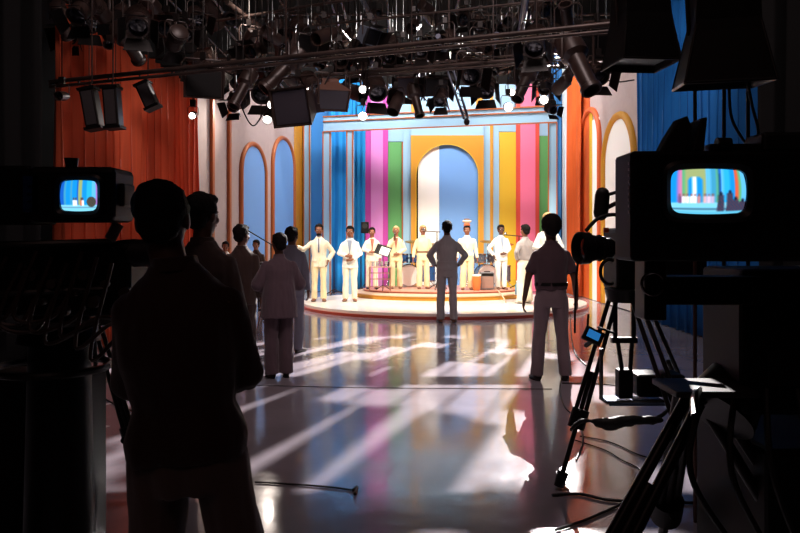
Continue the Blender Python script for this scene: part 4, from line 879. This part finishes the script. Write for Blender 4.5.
def tleg(name, a, b2, parent, r=.018, gap=.05, joints=(.62,), foot=True, m=BLKM, lab=None):
    a = Vector(a); b2 = Vector(b2); v = (b2-a).normalized(); sdv = v.cross(Vector((0, 1, 0))).normalized(); mb = MB()
    j = joints[0]; p = a+(b2-a)*j
    for s in (-1, 1): mb.cyl(a+sdv*gap*s*.7, p+sdv*gap*s, r, n=12)
    mb.cyl(a+(b2-a)*(j-.25), b2+(a-b2).normalized()*.03, r*1.05, n=12)
    o = mb.build(name, m, parent, True, label=lab)
    k = MB().cyl(p-v*.06, p+v*.06, gap+r*1.5, n=18); k.cyl(p-Vector((0, .0, 0)), p+Vector((0, -.09, .0)), .02); k.build('leg_clamp', BLACK, o, True)
    k = MB().cyl(a+sdv*gap*.9-v*.02, a-sdv*gap*.9-v*.02, r*1.5); k.build('hinge', BLACK, o, True)
    if foot: MB().cyl(b2-v*.09, b2+v*.0, .036, .03).build('foot', RUB, o, True)
    return o
tleg('tripod_leg', L(1.02, 2.5, .98), L(.33, 2.15, .02), cc, .02, .035, (.52,)); tleg('tripod_leg', L(1.1, 2.6, .98), L(1.65, 2.4, .02), cc, .02, .035); tleg('tripod_leg', L(1.05, 2.65, .98), L(1.2, 3.35, .02), cc, .02, .035)
MB().box(L(1.55, 2.75, .42), (.6, .6, .8)).build('battery_case', BLACK, cc, bev=.02)
for i in range(6):
    a = L(1.0+.1*i, 2.36, 1.05); MB().tube(bez([a, a+Vector((-.08+.03*i, -.08, -.25)), a+Vector((.1, -.05, -.55)), a+Vector((.25, .0, -.9))], 8), .010, 7).build('camera_cable', RUB, cc, True)

# ------------------------------------------------------------------ second camera on tripod, behind it
TB0 = Vector((1.41, 4.5, 0)); tc_ = thing('television_camera', 'black television camera on tripod with round lens hood, left of the large viewfinder', 'camera', TB0)
L = lambda x, y, z: Vector((x, y, z))-TB0
MB().box(L(1.62, 4.6, 1.40), (.56, .34, .4)).build('camera_body', BLACK, tc_, bev=.03); MB().box(L(1.5, 4.55, 1.66), (.2, .2, .14)).build('body_top', BLACK, tc_, bev=.02)
Ml = Matrix.Translation(L(1.33, 4.5, 1.475)) @ Matrix.Rotation(-pi/2-.0, 4, 'Y') @ Matrix.Rotation(.25, 4, 'X')
MB().lathe([(.05, 0), (.062, .02), (.062, .06), (.075, .07), (.075, .12), (.08, .13), (.085, .16), (.098, .17), (.102, .235), (.092, .24), (.085, .2)], 32, Ml).build('lens', BLACK, tc_, True)
MB().lathe([(.001, .215), (.05, .21), (.086, .2)], 32, Ml).build('front_element', GLASS, tc_, True)
m = MB()
for k in range(24): a = 2*pi*k/24; m.box(Ml @ Vector((.077*cos(a), .077*sin(a), .095)), (.012, .012, .012))
m.build('focus_ring', RUB, tc_)
MB().caps([L(1.255, 4.5, 1.69), L(1.265, 4.5, 1.81)], [.045, .045]).build('microphone_windshield', RUB, tc_, True); MB().tube([L(1.28, 4.5, 1.72), L(1.36, 4.5, 1.76), L(1.46, 4.5, 1.79)], .014).build('microphone_bracket', BLKM, tc_, True); MB().tube([L(1.27, 4.5, 1.80), L(1.34, 4.5, 1.82), L(1.44, 4.5, 1.84)], .011).build('bracket_arm', BLKM, tc_, True)
MB().tube(bez([L(1.14, 4.42, 1.58), L(1.22, 4.42, 1.66), L(1.34, 4.45, 1.68), L(1.42, 4.5, 1.62)]), .012).build('lens_cable', RUB, tc_, True, label='black cable arching over the lens')
MB().tube([L(1.285+.055*cos(t), 4.42, 1.33+.075*sin(t)) for t in [pi*.35+pi*1.3*i/14 for i in range(15)]], .011).build('lens_handle', BLKM, tc_, True)
MB().box(L(1.245, 4.35, 1.585), (.03, .02, .03)).build('tally_light', mat('tally_red', (190, 70, 40), .4), tc_, bev=.004)
MB().tube(bez([L(1.10, 4.45, 1.40), L(1.085, 4.45, 1.2), L(1.08, 4.45, .95)]), .007).build('lens_strap', RUB, tc_, True)
MB().cyl(L(1.42, 4.5, 1.22), L(1.42, 4.5, 1.14), .14, .12, 28).build('fluid_head', BLKM, tc_, True)
tleg('tripod_leg', L(1.33, 4.5, 1.15), L(.97, 4.40, .02), tc_, .014, .032, (.64,), lab='left tripod leg made of twin tubes'); tleg('tripod_leg', L(1.53, 4.55, 1.15), L(2.14, 5.0, .02), tc_, .014, .034); tleg('tripod_leg', L(1.46, 4.45, 1.15), L(1.72, 3.95, .02), tc_, .014, .034)
m = MB()
for x in (1.345, 1.46): m.cyl(L(x, 4.5, 1.16), L(x, 4.5, .90), .015)
m.box(L(1.40, 4.5, .90), (.16, .04, .035)); m.build('hanging_bracket', BLKM, tc_)
m = MB(); m.tube([L(1.36, 4.5, .9), L(1.38, 4.48, .72)], .014); m.tube([L(1.45, 4.5, .9), L(1.43, 4.48, .66)], .014); m.build('straps', RUB, tc_, True)
MB().box(L(1.40, 4.5, .63), (.09, .09, .18)).build('belt_pack', BLACK, tc_, bev=.01)
MB().tube([L(1.235, 4.42, .86), L(1.235, 4.42, .55), L(1.27, 4.42, .525), L(1.62, 4.42, .535)], .013).build('tray_frame', STEEL, tc_, True)
MB().box(L(1.46, 4.5, .52), (.36, .2, .02)).build('tray', mat('tray_blue_grey', (110, 130, 160), .25, .5), tc_, bev=.004)
MB().box(L(1.62, 4.55, .62), (.3, .2, .14)).build('tray_box', BLACK, tc_, bev=.02)
ph = thing('small_monitor', 'small monitor with blue screen clamped on the left tripod leg', 'monitor', P(593, 336, 4.36))
rt = Matrix.Rotation(-.5, 3, 'X') @ Matrix.Rotation(.5, 3, 'Y'); bxo('casing', (0, 0, 0), (.12, .03, .09), BLACK, ph, bev=.006, rot=rt); bxo('screen', rt @ Vector((0, -.018, 0)), (.075, .004, .05), mat('blue_screen', (40, 120, 190), .3, emit=.7), ph, rot=rt, label='small lit blue screen')
bxo('sun_shade', (.09, .02, .03), (.1, .08, .012), BLACK, ph, rot=Matrix.Rotation(.35, 3, 'Y')); MB().cyl((-.03, .02, .02), (-.02, .03, .13), .007).build('antenna', BLKM, ph, True); MB().cyl((0, .01, -.03), (-.02, .09, -.07), .015).build('clamp', BLKM, ph, True)
gl = MB().caps([P(598, 423, 4.1), P(612, 424, 4.1), P(624, 421, 4.1), P(660, 420, 4.1)], [.026, .04, .034, .02]); gl.tube(bez([P(570, 430, 4.2), P(582, 421, 4.15), P(598, 422, 4.1)]), .012, 10); gl.tube(bez([P(655, 420, 4.1), P(668, 410, 4.2), P(680, 396, 4.3)]), .014, 10)
tag(organic(gl, 'cable_bundle', RUB, None, .008, 2, .006, (20, 20, 20)), 'black wrapped cable bundle hanging level below the tray on the tripod', 'cable')
tag(MB().box(P(628, 400, 4.9)+Vector((.05, 0, -.62)), (.22, .3, .34)).build('equipment_case', BLACK, None, bev=.02), 'black equipment case on the floor behind the tripod', 'case')

# ------------------------------------------------------------------ TV camera at the left
NL = Vector((-1.08, 2.6, 0)); lc = thing('television_camera', 'black television camera with a small lit viewfinder at the left', 'camera', NL)
L = lambda x, y, z: Vector((x, y, z))-NL
MB().box(L(-1.10, 2.5, 1.69), (.29, .2, .185)).build('viewfinder_housing', BLACK, lc, bev=.02)
sx_, sz_ = (77-CX)/F*2.38, EYE-(195.5-HY)/F*2.38
bezel(.126, .104, .04, .02, BLKM, lc, L(sx_, 2.405, sz_)); screen(.125, .103, 'L', lc, L(sx_, 2.4, sz_))
MB().box(L(-.955, 2.5, 1.69), (.035, .1, .08)).build('side_hood', RUB, lc, bev=.006)
MB().cyl(L(-1.14, 2.5, 1.78), L(-1.14, 2.5, 1.82), .018, .024).build('top_knob', BLKM, lc, True)
MB().box(L(-1.36, 2.55, 1.69), (.2, .2, .2)).build('side_unit', BLACK, lc, bev=.01); m = MB()
for k in range(4): m.box(L(-1.232, 2.395+.0, 1.725-.025*k), (.018, .004, .014))
m.box(L(-1.232, 2.41, 1.69), (.05, .02, .12)); m.build('indicator_strip', mat('indicator_blue', (14, 40, 90), .3), lc)
MB().box(L(-1.25, 2.75, 1.40), (.62, .5, .26)).build('camera_body', BLACK, lc, bev=.02)
bxo('white_card', L(-.985, 2.48, 1.565), (.04, .004, .065), mat('card', (130, 120, 120), .7), lc, rot=Matrix.Rotation(.5, 3, 'Y')); 
Ml = Matrix.Translation(L(-1.02, 2.55, 1.49)) @ Matrix.Rotation(pi/2, 4, 'Y')
MB().lathe([(.04, 0), (.046, .03), (.05, .08), (.048, .1), (.05, .15), (.042, .155), (.04, .12)], 28, Ml).build('eyepiece', RUB, lc, True)
for z, y in ((1.52, 2.42), (1.36, 2.38), (1.24, 2.45)): MB().tube(bez([L(-1.7, y, z-.02), L(-1.3, y, z), L(-1.0, y+.08, z+.01)]), .012).build('pan_bar', BLKM, lc, True)
for i in range(9):
    a = L(-1.36+.05*i, 2.40, 1.5-.02*(i % 3)); MB().tube(bez([a, a+Vector((-.05, -.05, -.15-.02*i)), a+Vector((.06, -.03, -.22)), a+Vector((.1, .02, -.05-.03*i))], 8), .007, 7).build('camera_cable', RIGD, lc, True)
for i in range(12):
    c_ = L(-1.3+.035*i, 2.42, 1.3+.03*((i*7) % 5)); MB().cyl(c_, c_+Vector((0, -.03, 0)), .012+.004*(i % 3)).build('control_knob', RIG, lc, True)
MB().cyl(L(-1.3, 2.75, 1.27), L(-1.3, 2.75, 1.15), .12, .15, 24).build('pan_head', BLKM, lc, True)
MB().cyl(L(-1.3, 2.75, 1.15), L(-1.3, 2.75, .25), .11, .13, 28).build('pedestal_column', BLACK, lc, True); MB().cyl(L(-1.3, 2.75, .25), L(-1.3, 2.75, .02), .38, .42, 32).build('pedestal_base', BLACK, lc, True)
MB().tube([L(-1.3+.2*cos(t), 2.7+.2*sin(t), 1.06) for t in [2*pi*i/32 for i in range(33)]], .014).build('steering_ring', BLKM, lc, True)
tp = thing('tripod', 'dark tripod standing between the left camera and the nearest man', 'tripod', (-1.78, 4.14, 0))
L = lambda x, y, z: Vector((x, y, z))-Vector((-1.78, 4.14, 0))
tleg('tripod_leg', L(-1.72, 4.12, 1.0), L(-1.44, 4.15, .0), tp, .013, .026, (.6,)); tleg('tripod_leg', L(-1.80, 4.2, 1.0), L(-1.95, 4.6, .0), tp, .013, .026); tleg('tripod_leg', L(-1.84, 4.1, 1.0), L(-2.2, 3.9, .0), tp, .013, .026); MB().cyl(L(-1.78, 4.14, .98), L(-1.78, 4.14, 1.1), .07, .09, 24).build('head', BLKM, tp, True)
MB().cyl(L(-1.78, 4.14, 1.1), L(-1.78, 4.14, 1.5), .02).build('centre_column', BLKM, tp, True)
tag(MB().box((-1.72, 3.42, .45), (.5, .4, .9)).build('equipment_case', BLACK, None, bev=.02), 'black equipment case at the foot of the left camera', 'case')

# ------------------------------------------------------------------ cables and a seam line on the floor
def fl(px, py, z=.008): d = (EYE-z)*F/(py-HY); return Vector(((px-CX)/F*d, d, z))
CB = mat('floor_cable', (40, 34, 34), .5)
for pts, r, lab in (([(246, 385), (330, 387), (400, 388), (480, 388.5), (552, 389)], .0035, 'thin straight floor seam crossing below the men at centre'),  # floor seam, drawn as a thin dark tube like the cables
                    ([(255, 482), (290, 484), (330, 487), (353, 490)], .006, 'short straight cable lying on the floor near the nearest man'),
                    ([(353, 490), (357, 487), (355, 494)], .01, 'small cable end on the floor'),
                    ([(562, 383), (600, 384), (640, 388), (690, 390)], .006, 'thin cable across the floor behind the tripod'),
                    ([(570, 300), (571, 330), (575, 352), (586, 365)], .008, 'black cable curling on the floor right of the dark shirted man'),
                    ([(566, 368), (560, 385), (564, 405), (578, 420), (583, 440), (576, 460)], .007, 'black cable curling around the left tripod leg'),
                    ([(552, 495), (580, 494), (610, 500), (660, 502), (720, 503)], .009, 'thick cable running right from the tripod foot'),
                    ([(555, 530), (585, 520), (620, 505), (650, 492)], .008, 'cable curving at the bottom right of the floor'),
                    ([(575, 440), (605, 450), (622, 460), (640, 470), (632, 486)], .005, 'thin cable looping between the two tripods'),
                    ([(580, 436), (610, 442), (640, 455), (668, 462)], .005, 'thin cable under the tripod tray'),
                    ([(150, 360), (120, 372), (100, 392), (130, 410), (150, 405)], .008, 'black cable coil on the floor behind the left camera')):
    tag(MB().tube(bez([fl(*p, z=r+.002) for p in pts], 8), r, 7).build('floor_cable', CB, None, True), lab, 'cable')
for (a, b2, wd, lab) in (((84, 408), (140, 397), .05, 'upper strip of white tape on the floor at left'), ((80, 433), (108, 425), .05, 'lower strip of white tape on the floor at left')):
    p, q = fl(*a), fl(*b2); c = (p+q)/2; v = q-p
    tag(MB().box((c.x, c.y, .002), (v.length, wd, .002), Matrix.Rotation(math.atan2(v.y, v.x), 3, 'Z')).build('floor_tape', mat('tape_white', (210, 205, 205), .5), None), lab, 'tape')
